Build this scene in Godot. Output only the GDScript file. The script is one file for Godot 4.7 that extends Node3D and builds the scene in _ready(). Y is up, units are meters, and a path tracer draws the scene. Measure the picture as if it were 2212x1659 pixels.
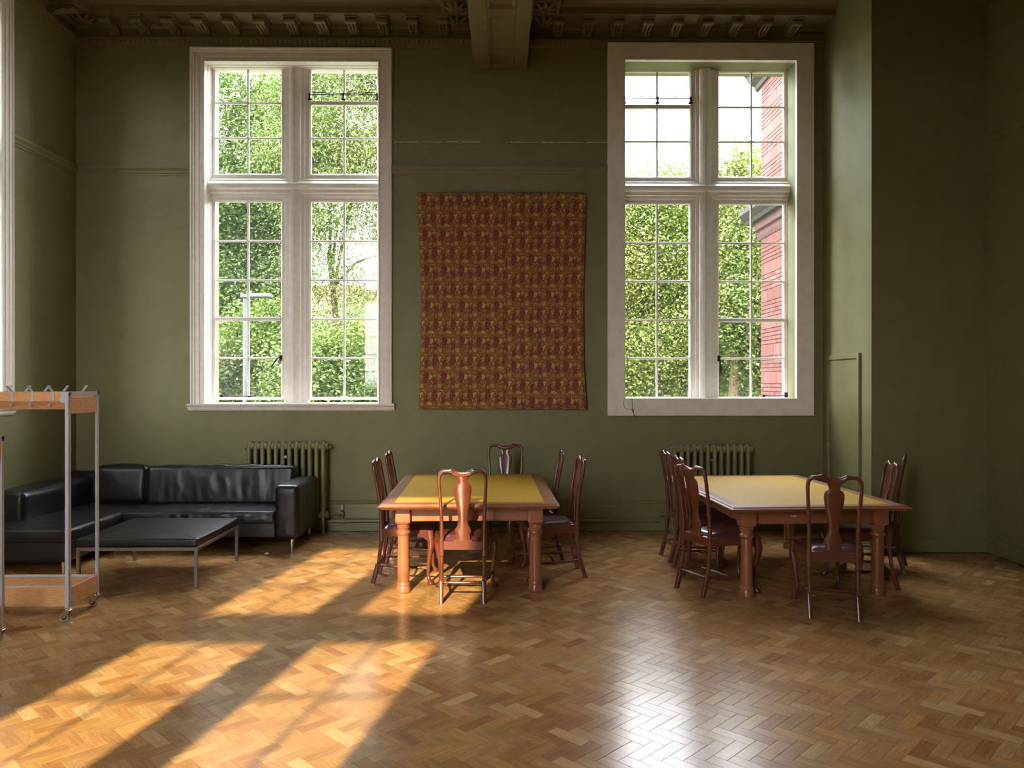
extends Node3D
# Reading room with tall windows: built object by object, all geometry and materials made here.

var M := {}
var used := {}
var sg := 1
var rng := RandomNumberGenerator.new()

# ------------------------------------------------------------------ nodes
func numbered(n: String) -> String:
	if not used.has(n):
		used[n] = 0
		return n
	used[n] += 1
	return "%s_%03d" % [n, used[n]]

func tag(o: Node, label: String, category := "", group := "", kind := "") -> void:
	if label: o.set_meta("label", label)
	if category: o.set_meta("category", category)
	if group: o.set_meta("group", group)
	if kind: o.set_meta("kind", kind)

func thing(called: String, label: String, category: String, at := Vector3.ZERO, turn := 0.0, group := "", kind := "") -> Node3D:
	var o := Node3D.new()
	o.name = numbered(called)
	add_child(o)
	o.position = at
	o.rotation.y = turn
	tag(o, label, category, group, kind)
	return o

func part(called: String, st: SurfaceTool, m: Material, parent: Node) -> MeshInstance3D:
	return inst(called, done(st), m, parent)

func inst(called: String, mesh: Mesh, m: Material, parent: Node, at := Transform3D()) -> MeshInstance3D:
	var o := MeshInstance3D.new()
	o.mesh = mesh
	o.material_override = m
	o.name = numbered(called) if parent == self else called
	o.transform = at
	parent.add_child(o, true)
	return o

# ------------------------------------------------------------------ mesh building
func mb() -> SurfaceTool:
	var st := SurfaceTool.new()
	st.begin(Mesh.PRIMITIVE_TRIANGLES)
	return st

func done(st: SurfaceTool) -> ArrayMesh:
	st.generate_normals()
	return st.commit()

func face(st: SurfaceTool, p: Array, out: Vector3) -> void:
	# a flat polygon that faces OUT
	st.set_smooth_group(-1)
	var n: Vector3 = (p[1] - p[0]).cross(p[2] - p[0])
	if n.length_squared() < 1e-16 and p.size() > 3:
		n = (p[2] - p[0]).cross(p[3] - p[0])
	var flip := n.dot(out) > 0.0
	for i in range(1, p.size() - 1):
		st.add_vertex(p[0])
		if flip:
			st.add_vertex(p[i + 1])
			st.add_vertex(p[i])
		else:
			st.add_vertex(p[i])
			st.add_vertex(p[i + 1])

func cbox(st: SurfaceTool, c: Vector3, s: Vector3, b := 0.003, bas := Basis()) -> void:
	# box with chamfered edges
	var h := s / 2.0
	b = minf(b, minf(h.x, minf(h.y, h.z)) * 0.45)
	var v := func(face_axis: int, sg3: Vector3) -> Vector3:
		var q := Vector3(sg3.x * (h.x - b), sg3.y * (h.y - b), sg3.z * (h.z - b))
		q[face_axis] = sg3[face_axis] * h[face_axis]
		return c + bas * q
	for a in 3:
		var u := (a + 1) % 3
		var w := (a + 2) % 3
		for sa in [-1.0, 1.0]:
			var pts := []
			for q in [[-1.0, -1.0], [1.0, -1.0], [1.0, 1.0], [-1.0, 1.0]]:
				var k := Vector3.ZERO
				k[a] = sa
				k[u] = q[0]
				k[w] = q[1]
				pts.append(v.call(a, k))
			var o := Vector3.ZERO
			o[a] = sa
			face(st, pts, bas * o)
		if b > 0.0:
			for su in [-1.0, 1.0]:
				for sw in [-1.0, 1.0]:
					var k0 := Vector3.ZERO
					k0[a] = -1.0
					k0[u] = su
					k0[w] = sw
					var k1 := k0
					k1[a] = 1.0
					var o := Vector3.ZERO
					o[u] = su
					o[w] = sw
					face(st, [v.call(u, k0), v.call(u, k1), v.call(w, k1), v.call(w, k0)], bas * o)
	if b > 0.0:
		for x in [-1.0, 1.0]:
			for y in [-1.0, 1.0]:
				for z in [-1.0, 1.0]:
					var k := Vector3(x, y, z)
					face(st, [v.call(0, k), v.call(1, k), v.call(2, k)], bas * k)

func box2(st: SurfaceTool, a: Vector3, b: Vector3, ch := 0.003) -> void:
	cbox(st, (a + b) / 2.0, (b - a).abs(), ch)

func grid(st: SurfaceTool, rows: Array, closed := false, group := -2) -> void:
	# smooth surface through rows of points; turned outward from its middle
	if group == -2:
		sg += 1
		group = sg
	var mid := Vector3.ZERO
	var cnt := 0
	for r in rows:
		for p in r:
			mid += p
			cnt += 1
	mid /= maxf(cnt, 1)
	var quads := []
	var sum := 0.0
	for i in rows.size() - 1:
		var m: int = rows[i].size()
		for j in (m if closed else m - 1):
			var k := (j + 1) % m
			var q := [rows[i][j], rows[i][k], rows[i + 1][k], rows[i + 1][j]]
			var n: Vector3 = (q[2] - q[0]).cross(q[3] - q[1])
			sum += n.dot((q[0] + q[2]) / 2.0 - mid)
			quads.append(q)
	st.set_smooth_group(group)
	for q in quads:
		var o: Array = [q[0], q[1], q[2], q[3]] if sum < 0.0 else [q[0], q[3], q[2], q[1]]
		for t in [[0, 1, 2], [0, 2, 3]]:
			var a: Vector3 = o[t[0]]
			var b: Vector3 = o[t[1]]
			var c: Vector3 = o[t[2]]
			if a.is_equal_approx(b) or b.is_equal_approx(c) or a.is_equal_approx(c):
				continue
			st.add_vertex(a)
			st.add_vertex(b)
			st.add_vertex(c)

func cap(st: SurfaceTool, ring: Array, out: Vector3) -> void:
	var c := Vector3.ZERO
	for p in ring: c += p
	c /= ring.size()
	for i in ring.size():
		face(st, [c, ring[i], ring[(i + 1) % ring.size()]], out)

func tube(st: SurfaceTool, pts: Array, rad, n := 10, caps := true, flat_b := 1.0) -> void:
	# round bar along a path; RAD one number or one per point
	var rows := []
	var up := Vector3.UP
	var t0: Vector3 = (pts[1] - pts[0]).normalized()
	if absf(t0.dot(up)) > 0.9: up = Vector3.BACK
	var side := t0.cross(up).normalized()
	for i in pts.size():
		var t: Vector3 = (pts[mini(i + 1, pts.size() - 1)] - pts[maxi(i - 1, 0)]).normalized()
		side = (side - t * side.dot(t)).normalized()
		var b := t.cross(side)
		var r: float = rad[i] if rad is Array else rad
		var ring := []
		for k in n:
			var a := TAU * k / n
			ring.append(pts[i] + side * cos(a) * r + b * sin(a) * r * flat_b)
		rows.append(ring)
	grid(st, rows, true)
	if caps:
		cap(st, rows[0], -t0)
		cap(st, rows[-1], (pts[-1] - pts[-2]).normalized())

func sup(a: float, p: float) -> Vector2:
	var c := cos(a)
	var s := sin(a)
	return Vector2(signf(c) * pow(absf(c), 2.0 / p), signf(s) * pow(absf(s), 2.0 / p))

func stack(st: SurfaceTool, rings: Array, n := 12, split := 40.0) -> void:
	# horizontal rings [centre, half x, half z, squareness] joined upward
	var rows := []
	for r in rings:
		var ring := []
		for k in n:
			var e := sup(TAU * (k + 0.5) / n, r[3])
			ring.append(r[0] + Vector3(e.x * r[1], 0, e.y * r[2]))
		rows.append(ring)
	sweep_rows(st, rows, split)
	cap(st, rows[0], rings[0][0] - rings[1][0])
	cap(st, rows[-1], rings[-1][0] - rings[-2][0])

func sweep_rows(st: SurfaceTool, rows: Array, split: float) -> void:
	# closed rings; a new smooth run where the outline turns sharply
	var run := [rows[0]]
	for i in range(1, rows.size()):
		run.append(rows[i])
		if i == rows.size() - 1:
			break
		var a: Vector3 = rows[i][0] - rows[i - 1][0]
		var b: Vector3 = rows[i + 1][0] - rows[i][0]
		if a.length() < 1e-6 or b.length() < 1e-6 or rad_to_deg(a.angle_to(b)) > split:
			grid_run(st, run, rows)
			run = [rows[i]]
	grid_run(st, run, rows)

func grid_run(st: SurfaceTool, run: Array, all_rows: Array) -> void:
	if run.size() < 2: return
	sg += 1
	st.set_smooth_group(sg)
	for i in run.size() - 1:
		var m: int = run[i].size()
		var ca := Vector3.ZERO
		for p in run[i]: ca += p
		for p in run[i + 1]: ca += p
		ca /= 2.0 * m
		var total := 0.0
		for j in m:
			var k := (j + 1) % m
			total += (run[i + 1][k] - run[i][j]).cross(run[i + 1][j] - run[i][k]).dot((run[i][j] + run[i + 1][k]) / 2.0 - ca)
		if absf(total) < 1e-12: total = 1.0
		for j in m:
			var k := (j + 1) % m
			var q := [run[i][j], run[i][k], run[i + 1][k], run[i + 1][j]]
			if total > 0.0: q = [run[i][j], run[i + 1][j], run[i + 1][k], run[i][k]]
			for t in [[0, 1, 2], [0, 2, 3]]:
				if q[t[0]].is_equal_approx(q[t[1]]) or q[t[1]].is_equal_approx(q[t[2]]) or q[t[0]].is_equal_approx(q[t[2]]): continue
				for e in t: st.add_vertex(q[e])

func lathe(st: SurfaceTool, prof: Array, n := 20, at := Transform3D(), split := 30.0) -> void:
	var rows := []
	for p in prof:
		var ring := []
		for k in n:
			var a := TAU * k / n
			ring.append(at * Vector3(cos(a) * p.x, p.y, sin(a) * p.x))
		rows.append(ring)
	sweep_rows(st, rows, split)
	if prof[0].x > 1e-4: cap(st, rows[0], at.basis * Vector3(0, prof[0].y - prof[-1].y, 0))
	if prof[-1].x > 1e-4: cap(st, rows[-1], at.basis * Vector3(0, prof[-1].y - prof[0].y, 0))

func rings(st: SurfaceTool, r0: Rect2, prof: Array, t := Transform3D(), close := false) -> void:
	# mitred rectangular frame: PROF is a list of (inset from r0, height along z)
	var corner := func(d: float, z: float) -> Array:
		return [t * Vector3(r0.position.x + d, r0.position.y + d, z), t * Vector3(r0.end.x - d, r0.position.y + d, z), t * Vector3(r0.end.x - d, r0.end.y - d, z), t * Vector3(r0.position.x + d, r0.end.y - d, z)]
	var inward := [Vector3(0, 1, 0), Vector3(-1, 0, 0), Vector3(0, -1, 0), Vector3(1, 0, 0)]
	for i in prof.size() - 1:
		var a: Array = corner.call(prof[i].x, prof[i].y)
		var b: Array = corner.call(prof[i + 1].x, prof[i + 1].y)
		var dd: float = prof[i + 1].x - prof[i].x
		var dz: float = prof[i + 1].y - prof[i].y
		for k in 4:
			var out: Vector3 = Vector3(0, 0, 1) * dd - inward[k] * dz
			face(st, [a[k], a[(k + 1) % 4], b[(k + 1) % 4], b[k]], t.basis * out)
	if close:
		face(st, corner.call(prof[-1].x, prof[-1].y), t.basis * Vector3(0, 0, 1))

func mould(st: SurfaceTool, prof: Array, a: Vector3, b: Vector3, out: Vector3, up := Vector3.UP, caps := true) -> void:
	# straight moulding from A to B; PROF (distance out, height up), listed from below upward
	for i in prof.size() - 1:
		var p: Vector3 = out * prof[i].x + up * prof[i].y
		var q: Vector3 = out * prof[i + 1].x + up * prof[i + 1].y
		var n: Vector3 = out * (prof[i + 1].y - prof[i].y) - up * (prof[i + 1].x - prof[i].x)
		face(st, [a + p, b + p, b + q, a + q], n)
	if caps:
		var poly := PackedVector2Array(prof)
		var idx := Geometry2D.triangulate_polygon(poly)
		for e in [[a, (a - b)], [b, (b - a)]]:
			for i in range(0, idx.size(), 3):
				var tri := []
				for k in 3:
					var w: Vector2 = poly[idx[i + k]]
					tri.append(e[0] + out * w.x + up * w.y)
				face(st, tri, e[1])

func extrude(st: SurfaceTool, poly: PackedVector2Array, depth: float, t := Transform3D(), bev := 0.0) -> void:
	# flat outline in xy given a thickness along z (from -depth/2 to depth/2)
	var idx := Geometry2D.triangulate_polygon(poly)
	for s in [-1.0, 1.0]:
		for i in range(0, idx.size(), 3):
			var tri := []
			for k in 3: tri.append(t * Vector3(poly[idx[i + k]].x, poly[idx[i + k]].y, s * depth / 2.0))
			face(st, tri, t.basis * Vector3(0, 0, s))
	var cw := Geometry2D.is_polygon_clockwise(poly)
	for i in poly.size():
		var p := poly[i]
		var q := poly[(i + 1) % poly.size()]
		var e := q - p
		var n := Vector3(e.y, -e.x, 0) * (-1.0 if cw else 1.0)
		face(st, [t * Vector3(p.x, p.y, -depth / 2.0), t * Vector3(q.x, q.y, -depth / 2.0), t * Vector3(q.x, q.y, depth / 2.0), t * Vector3(p.x, p.y, depth / 2.0)], t.basis * n)

func softbox(st: SurfaceTool, c: Vector3, s: Vector3, r: float, bulge := 0.01, amp := 0.0, freq := 6.0, m := 10, bas := Basis(), stretch := Vector3.ONE) -> void:
	# upholstered block: rounded edges, swelling faces, creases of height AMP
	var noise := FastNoiseLite.new()
	noise.seed = int(absf(c.x * 1000.0 + c.z * 77.0 + s.x * 13.0)) % 10000
	noise.frequency = freq
	noise.fractal_type = FastNoiseLite.FRACTAL_RIDGED
	noise.fractal_octaves = 3
	var h := s / 2.0
	r = minf(r, minf(h.x, minf(h.y, h.z)) * 0.98)
	var line := func(half: float) -> Array:
		var o := []
		for k in 4: o.append(-half + r * (1.0 - cos(PI / 2.0 * k / 4.0)))
		for k in m + 1: o.append(lerpf(-half + r, half - r, float(k) / m))
		for k in range(1, 5): o.append(half - r + r * sin(PI / 2.0 * k / 4.0))
		return o
	sg += 1
	st.set_smooth_group(sg)
	for a in 3:
		var u := (a + 1) % 3
		var w := (a + 2) % 3
		var lu: Array = line.call(h[u])
		var lw: Array = line.call(h[w])
		for sa in [-1.0, 1.0]:
			var rows := []
			for x in lu:
				var row := []
				for y in lw:
					var p := Vector3.ZERO
					p[a] = sa * h[a]
					p[u] = x
					p[w] = y
					var inner := p.clamp(-(h - Vector3.ONE * r), h - Vector3.ONE * r)
					var d := p - inner
					if d.length() > 1e-7: p = inner + d.normalized() * r
					var k := (1.0 - pow(x / h[u], 2.0)) * (1.0 - pow(y / h[w], 2.0))
					p[a] += sa * bulge * k
					if amp > 0.0:
						p[a] += sa * amp * sqrt(maxf(k, 0.0)) * noise.get_noise_3dv((c + p) * stretch)
					row.append(c + bas * p)
				rows.append(row)
			for i in rows.size() - 1:
				for j in rows[0].size() - 1:
					var q := [rows[i][j], rows[i + 1][j], rows[i + 1][j + 1], rows[i][j + 1]]
					if sa > 0.0: q = [q[0], q[3], q[2], q[1]]
					for t in [0, 1, 2, 0, 2, 3]: st.add_vertex(q[t])

func lerp_table(tab: Array, x: float) -> float:
	# smooth interpolation in a list of (x, y)
	if x <= tab[0].x: return tab[0].y
	for i in tab.size() - 1:
		if x <= tab[i + 1].x:
			var a: Vector2 = tab[maxi(i - 1, 0)]
			var b: Vector2 = tab[i]
			var c: Vector2 = tab[i + 1]
			var d: Vector2 = tab[mini(i + 2, tab.size() - 1)]
			var t := (x - b.x) / (c.x - b.x)
			var m0 := (c.y - a.y) / maxf(c.x - a.x, 1e-6) * (c.x - b.x)
			var m1 := (d.y - b.y) / maxf(d.x - b.x, 1e-6) * (c.x - b.x)
			return (2 * t * t * t - 3 * t * t + 1) * b.y + (t * t * t - 2 * t * t + t) * m0 + (3 * t * t - 2 * t * t * t) * c.y + (t * t * t - t * t) * m1
	return tab[-1].y

# ------------------------------------------------------------------ materials
func mat(c: Color, rough := 0.6, metal := 0.0, spec := 0.5) -> StandardMaterial3D:
	var m := StandardMaterial3D.new()
	m.albedo_color = c
	m.roughness = rough
	m.metallic = metal
	m.metallic_specular = spec
	return m

func noise_tex(seed_: int, freq: float, ramp: Array, size := 512, oct := 4, ridged := false) -> NoiseTexture2D:
	var n := FastNoiseLite.new()
	n.seed = seed_
	n.frequency = freq
	n.fractal_octaves = oct
	if ridged: n.fractal_type = FastNoiseLite.FRACTAL_RIDGED
	var t := NoiseTexture2D.new()
	t.width = size
	t.height = size
	t.seamless = true
	t.noise = n
	var g := Gradient.new()
	var cols := PackedColorArray()
	var offs := PackedFloat32Array()
	for r in ramp:
		offs.append(r[0])
		cols.append(r[1])
	g.offsets = offs
	g.colors = cols
	t.color_ramp = g
	return t

func tri_mat(c: Color, tex: Texture2D, scale3: Vector3, rough := 0.5, world := false) -> StandardMaterial3D:
	var m := mat(c, rough)
	m.albedo_texture = tex
	m.uv1_triplanar = true
	m.uv1_world_triplanar = world
	m.uv1_scale = scale3
	m.uv1_triplanar_sharpness = 4.0
	return m

func bump(m: StandardMaterial3D, tex: Texture2D, cm: float) -> StandardMaterial3D:
	m.heightmap_enabled = true
	m.heightmap_texture = tex
	m.heightmap_scale = cm
	return m

func grey(a: float) -> Color:
	return Color(a, a, a)

func materials() -> void:
	var plaster := noise_tex(3, 0.012, [[0.0, grey(0.93)], [0.5, grey(0.98)], [1.0, grey(1.0)]], 512, 5)
	var fine := noise_tex(4, 0.09, [[0.0, grey(0.0)], [1.0, grey(1.0)]], 512, 3)
	var grain := noise_tex(11, 0.02, [[0.0, grey(0.62)], [0.45, grey(0.88)], [0.7, grey(1.0)], [1.0, grey(0.8)]], 512, 5)
	var silk := noise_tex(12, 0.02, [[0.0, grey(0.84)], [0.45, grey(0.95)], [0.7, grey(1.0)], [1.0, grey(0.92)]], 512, 4)
	var leather_h := noise_tex(21, 0.06, [[0.0, grey(0.0)], [1.0, grey(1.0)]], 512, 4, true)
	M.wall = bump(tri_mat(Color8(124, 122, 79), plaster, Vector3.ONE * 0.45, 0.55, true), fine, 0.05)
	M.ceiling = bump(tri_mat(Color8(116, 105, 62), plaster, Vector3.ONE * 0.45, 0.7, true), fine, 0.05)
	M.wall_gloss = tri_mat(Color8(124, 122, 79), plaster, Vector3.ONE * 0.7, 0.38, true)
	M.white = tri_mat(Color8(234, 227, 217), plaster, Vector3.ONE * 1.3, 0.42, true)
	M.board = tri_mat(Color8(234, 227, 217), plaster, Vector3.ONE * 0.8, 0.55, true)
	M.chip = mat(Color8(205, 192, 160), 0.8)
	M.plinth = mat(Color8(70, 58, 40), 0.6)
	var g := StandardMaterial3D.new()
	g.transparency = BaseMaterial3D.TRANSPARENCY_ALPHA
	g.albedo_color = Color(0.95, 0.98, 0.97, 0.03)
	g.roughness = 0.02
	g.metallic_specular = 0.3
	M.glass = g
	M.table = tri_mat(Color8(160, 98, 64), silk, Vector3(2.0, 26.0, 26.0), 0.4)
	M.table_z = tri_mat(Color8(160, 98, 64), silk, Vector3(26.0, 26.0, 2.0), 0.34)
	M.table_leg = tri_mat(Color8(164, 100, 66), silk, Vector3(26.0, 1.6, 26.0), 0.36)
	for k in ["table", "table_z", "table_leg"]:
		M[k].clearcoat_enabled = true
		M[k].clearcoat = 0.35
		M[k].clearcoat_roughness = 0.22
	M.chair = tri_mat(Color8(106, 52, 32), silk, Vector3(30.0, 3.0, 30.0), 0.32)
	M.chair_x = tri_mat(Color8(106, 52, 32), silk, Vector3(3.0, 30.0, 30.0), 0.32)
	for k in ["chair", "chair_x"]:
		M[k].clearcoat_enabled = true
		M[k].clearcoat = 0.6
		M[k].clearcoat_roughness = 0.15
	M.baize = bump(mat(Color8(198, 154, 46), 0.5, 0.0, 0.3), fine, 0.01)
	M.baize.uv1_triplanar = true
	M.baize.uv1_scale = Vector3.ONE * 4.0
	M.seat = bump(mat(Color8(92, 48, 56), 0.3), leather_h, 0.02)
	M.seat.uv1_triplanar = true
	M.seat.uv1_scale = Vector3.ONE * 5.0
	M.leather = bump(mat(Color8(28, 26, 27), 0.34), leather_h, 0.05)
	M.leather.uv1_triplanar = true
	M.leather.uv1_scale = Vector3.ONE * 4.0
	M.stitch = mat(Color8(58, 54, 50), 0.6)
	M.steel = mat(Color8(186, 184, 190), 0.5, 0.15)
	M.brushed = mat(Color8(150, 142, 132), 0.36, 0.85)
	M.chrome = mat(Color8(225, 222, 216), 0.14, 1.0)
	M.tyre = mat(Color8(150, 148, 144), 0.6)
	M.rubber = mat(Color8(40, 38, 38), 0.6)
	M.beech = tri_mat(Color8(224, 166, 108), silk, Vector3(1.2, 14.0, 14.0), 0.45)
	M.beech_z = tri_mat(Color8(224, 166, 108), silk, Vector3(14.0, 14.0, 1.2), 0.45)
	M.iron = mat(Color8(44, 40, 38), 0.5, 0.4)
	M.cord = mat(Color8(128, 116, 100), 0.9)
	M.label = mat(Color8(214, 208, 196), 0.6)
	M.paper = mat(Color8(235, 230, 222), 0.8)
	M.brass = mat(Color8(176, 164, 120), 0.4, 0.6)
	var bark := noise_tex(31, 0.03, [[0.0, grey(0.45)], [0.5, grey(0.8)], [1.0, grey(1.0)]], 512, 5)
	M.bark = bump(tri_mat(Color8(104, 86, 70), bark, Vector3(1.4, 0.5, 1.4), 0.9), bark, 2.0)
	M.bark_pale = bump(tri_mat(Color8(150, 122, 98), bark, Vector3(1.4, 0.7, 1.4), 0.9), bark, 1.0)
	var lf := mat(Color.WHITE, 0.55)
	lf.vertex_color_use_as_albedo = true
	lf.backlight_enabled = true
	lf.backlight = Color(0.6, 0.66, 0.28)
	lf.cull_mode = BaseMaterial3D.CULL_DISABLED
	M.leaf = lf
	M.grass = tri_mat(Color8(96, 118, 52), noise_tex(41, 0.05, [[0.0, grey(0.6)], [1.0, grey(1.0)]]), Vector3.ONE * 0.4, 0.95, true)
	M.asphalt = tri_mat(Color8(128, 124, 118), noise_tex(42, 0.2, [[0.0, grey(0.8)], [1.0, grey(1.0)]]), Vector3.ONE, 0.9, true)
	M.mortar = mat(Color8(72, 46, 42), 0.9)
	M.brick = []
	for c in [Color8(104, 58, 51), Color8(109, 62, 55), Color8(98, 54, 48), Color8(114, 68, 60), Color8(124, 88, 82)]:
		M.brick.append(mat(c, 0.8))
	M.stone = tri_mat(Color8(84, 80, 76), noise_tex(44, 0.03, [[0.0, grey(0.5)], [0.6, grey(0.9)], [1.0, grey(1.0)]]), Vector3(1.5, 0.6, 1.5), 0.9)
	M.stone_pink = tri_mat(Color8(104, 72, 67), noise_tex(45, 0.04, [[0.0, grey(0.7)], [0.6, grey(0.95)], [1.0, grey(1.0)]]), Vector3(2, 0.5, 2), 0.9)
	M.render = mat(Color8(150, 132, 118), 0.9)
	M.rooftile = mat(Color8(140, 70, 50), 0.9)
	M.winglass = mat(Color8(60, 66, 74), 0.12)
	M.lamp_post = mat(Color8(84, 88, 88), 0.5, 0.2)

# ------------------------------------------------------------------ the room
const XL := -4.907
const XR := 4.863
const ZB := -8.914
const ZR := 2.0
const CEIL := 6.0
const PIER_X := 3.69
const PIER_Z := -7.73

func wall_x(called: String, label: String, z_in: float, z_out: float, x0: float, x1: float, holes: Array, m: Material) -> void:
	# wall across the room (constant z) with rectangular holes [x0, x1, y0, y1] from left to right
	var st := mb()
	var x := x0
	for h in holes:
		box2(st, Vector3(x, -0.3, z_in), Vector3(h[0], CEIL + 0.3, z_out), 0.0)
		box2(st, Vector3(h[0], -0.3, z_in), Vector3(h[1], h[2], z_out), 0.0)
		box2(st, Vector3(h[0], h[3], z_in), Vector3(h[1], CEIL + 0.3, z_out), 0.0)
		x = h[1]
	box2(st, Vector3(x, -0.3, z_in), Vector3(x1, CEIL + 0.3, z_out), 0.0)
	tag(part(called, st, m, self), label, "wall", "", "structure")

func wall_z(called: String, label: String, x_in: float, x_out: float, z0: float, z1: float, holes: Array, m: Material) -> void:
	var st := mb()
	var z := z0
	for h in holes:
		box2(st, Vector3(x_in, -0.3, z), Vector3(x_out, CEIL + 0.3, h[0]), 0.0)
		box2(st, Vector3(x_in, -0.3, h[0]), Vector3(x_out, h[2], h[1]), 0.0)
		box2(st, Vector3(x_in, h[3], h[0]), Vector3(x_out, CEIL + 0.3, h[1]), 0.0)
		z = h[1]
	box2(st, Vector3(x_in, -0.3, z), Vector3(x_out, CEIL + 0.3, z1), 0.0)
	tag(part(called, st, m, self), label, "wall", "", "structure")

func architrave(st: SurfaceTool, r0: Rect2, prof: Array, t: Transform3D) -> void:
	# like rings(), but open at the bottom, where the jambs stand on the sill
	for i in prof.size() - 1:
		var c := []
		for p in [prof[i], prof[i + 1]]:
			c.append([t * Vector3(r0.position.x + p.x, r0.position.y, p.y), t * Vector3(r0.position.x + p.x, r0.end.y - p.x, p.y), t * Vector3(r0.end.x - p.x, r0.end.y - p.x, p.y), t * Vector3(r0.end.x - p.x, r0.position.y, p.y)])
		var dd: float = prof[i + 1].x - prof[i].x
		var dz: float = prof[i + 1].y - prof[i].y
		var inward := [Vector3(1, 0, 0), Vector3(0, -1, 0), Vector3(-1, 0, 0)]
		for k in 3:
			face(st, [c[0][k], c[0][k + 1], c[1][k + 1], c[1][k]], t.basis * (Vector3(0, 0, 1) * dd - inward[k] * dz))

func pane_mesh(w: float, h: float) -> Mesh:
	var key := "pane%.3f_%.3f" % [w, h]
	if not M.has(key):
		var st := mb()
		cbox(st, Vector3.ZERO, Vector3(w, h, 0.004), 0.0)
		M[key] = done(st)
	return M[key]

func bar_mesh(w: float, h: float, d: float) -> Mesh:
	var key := "bar%.3f_%.3f_%.3f" % [w, h, d]
	if not M.has(key):
		var st := mb()
		cbox(st, Vector3.ZERO, Vector3(w, h, d), 0.005)
		M[key] = done(st)
	return M[key]

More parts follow.
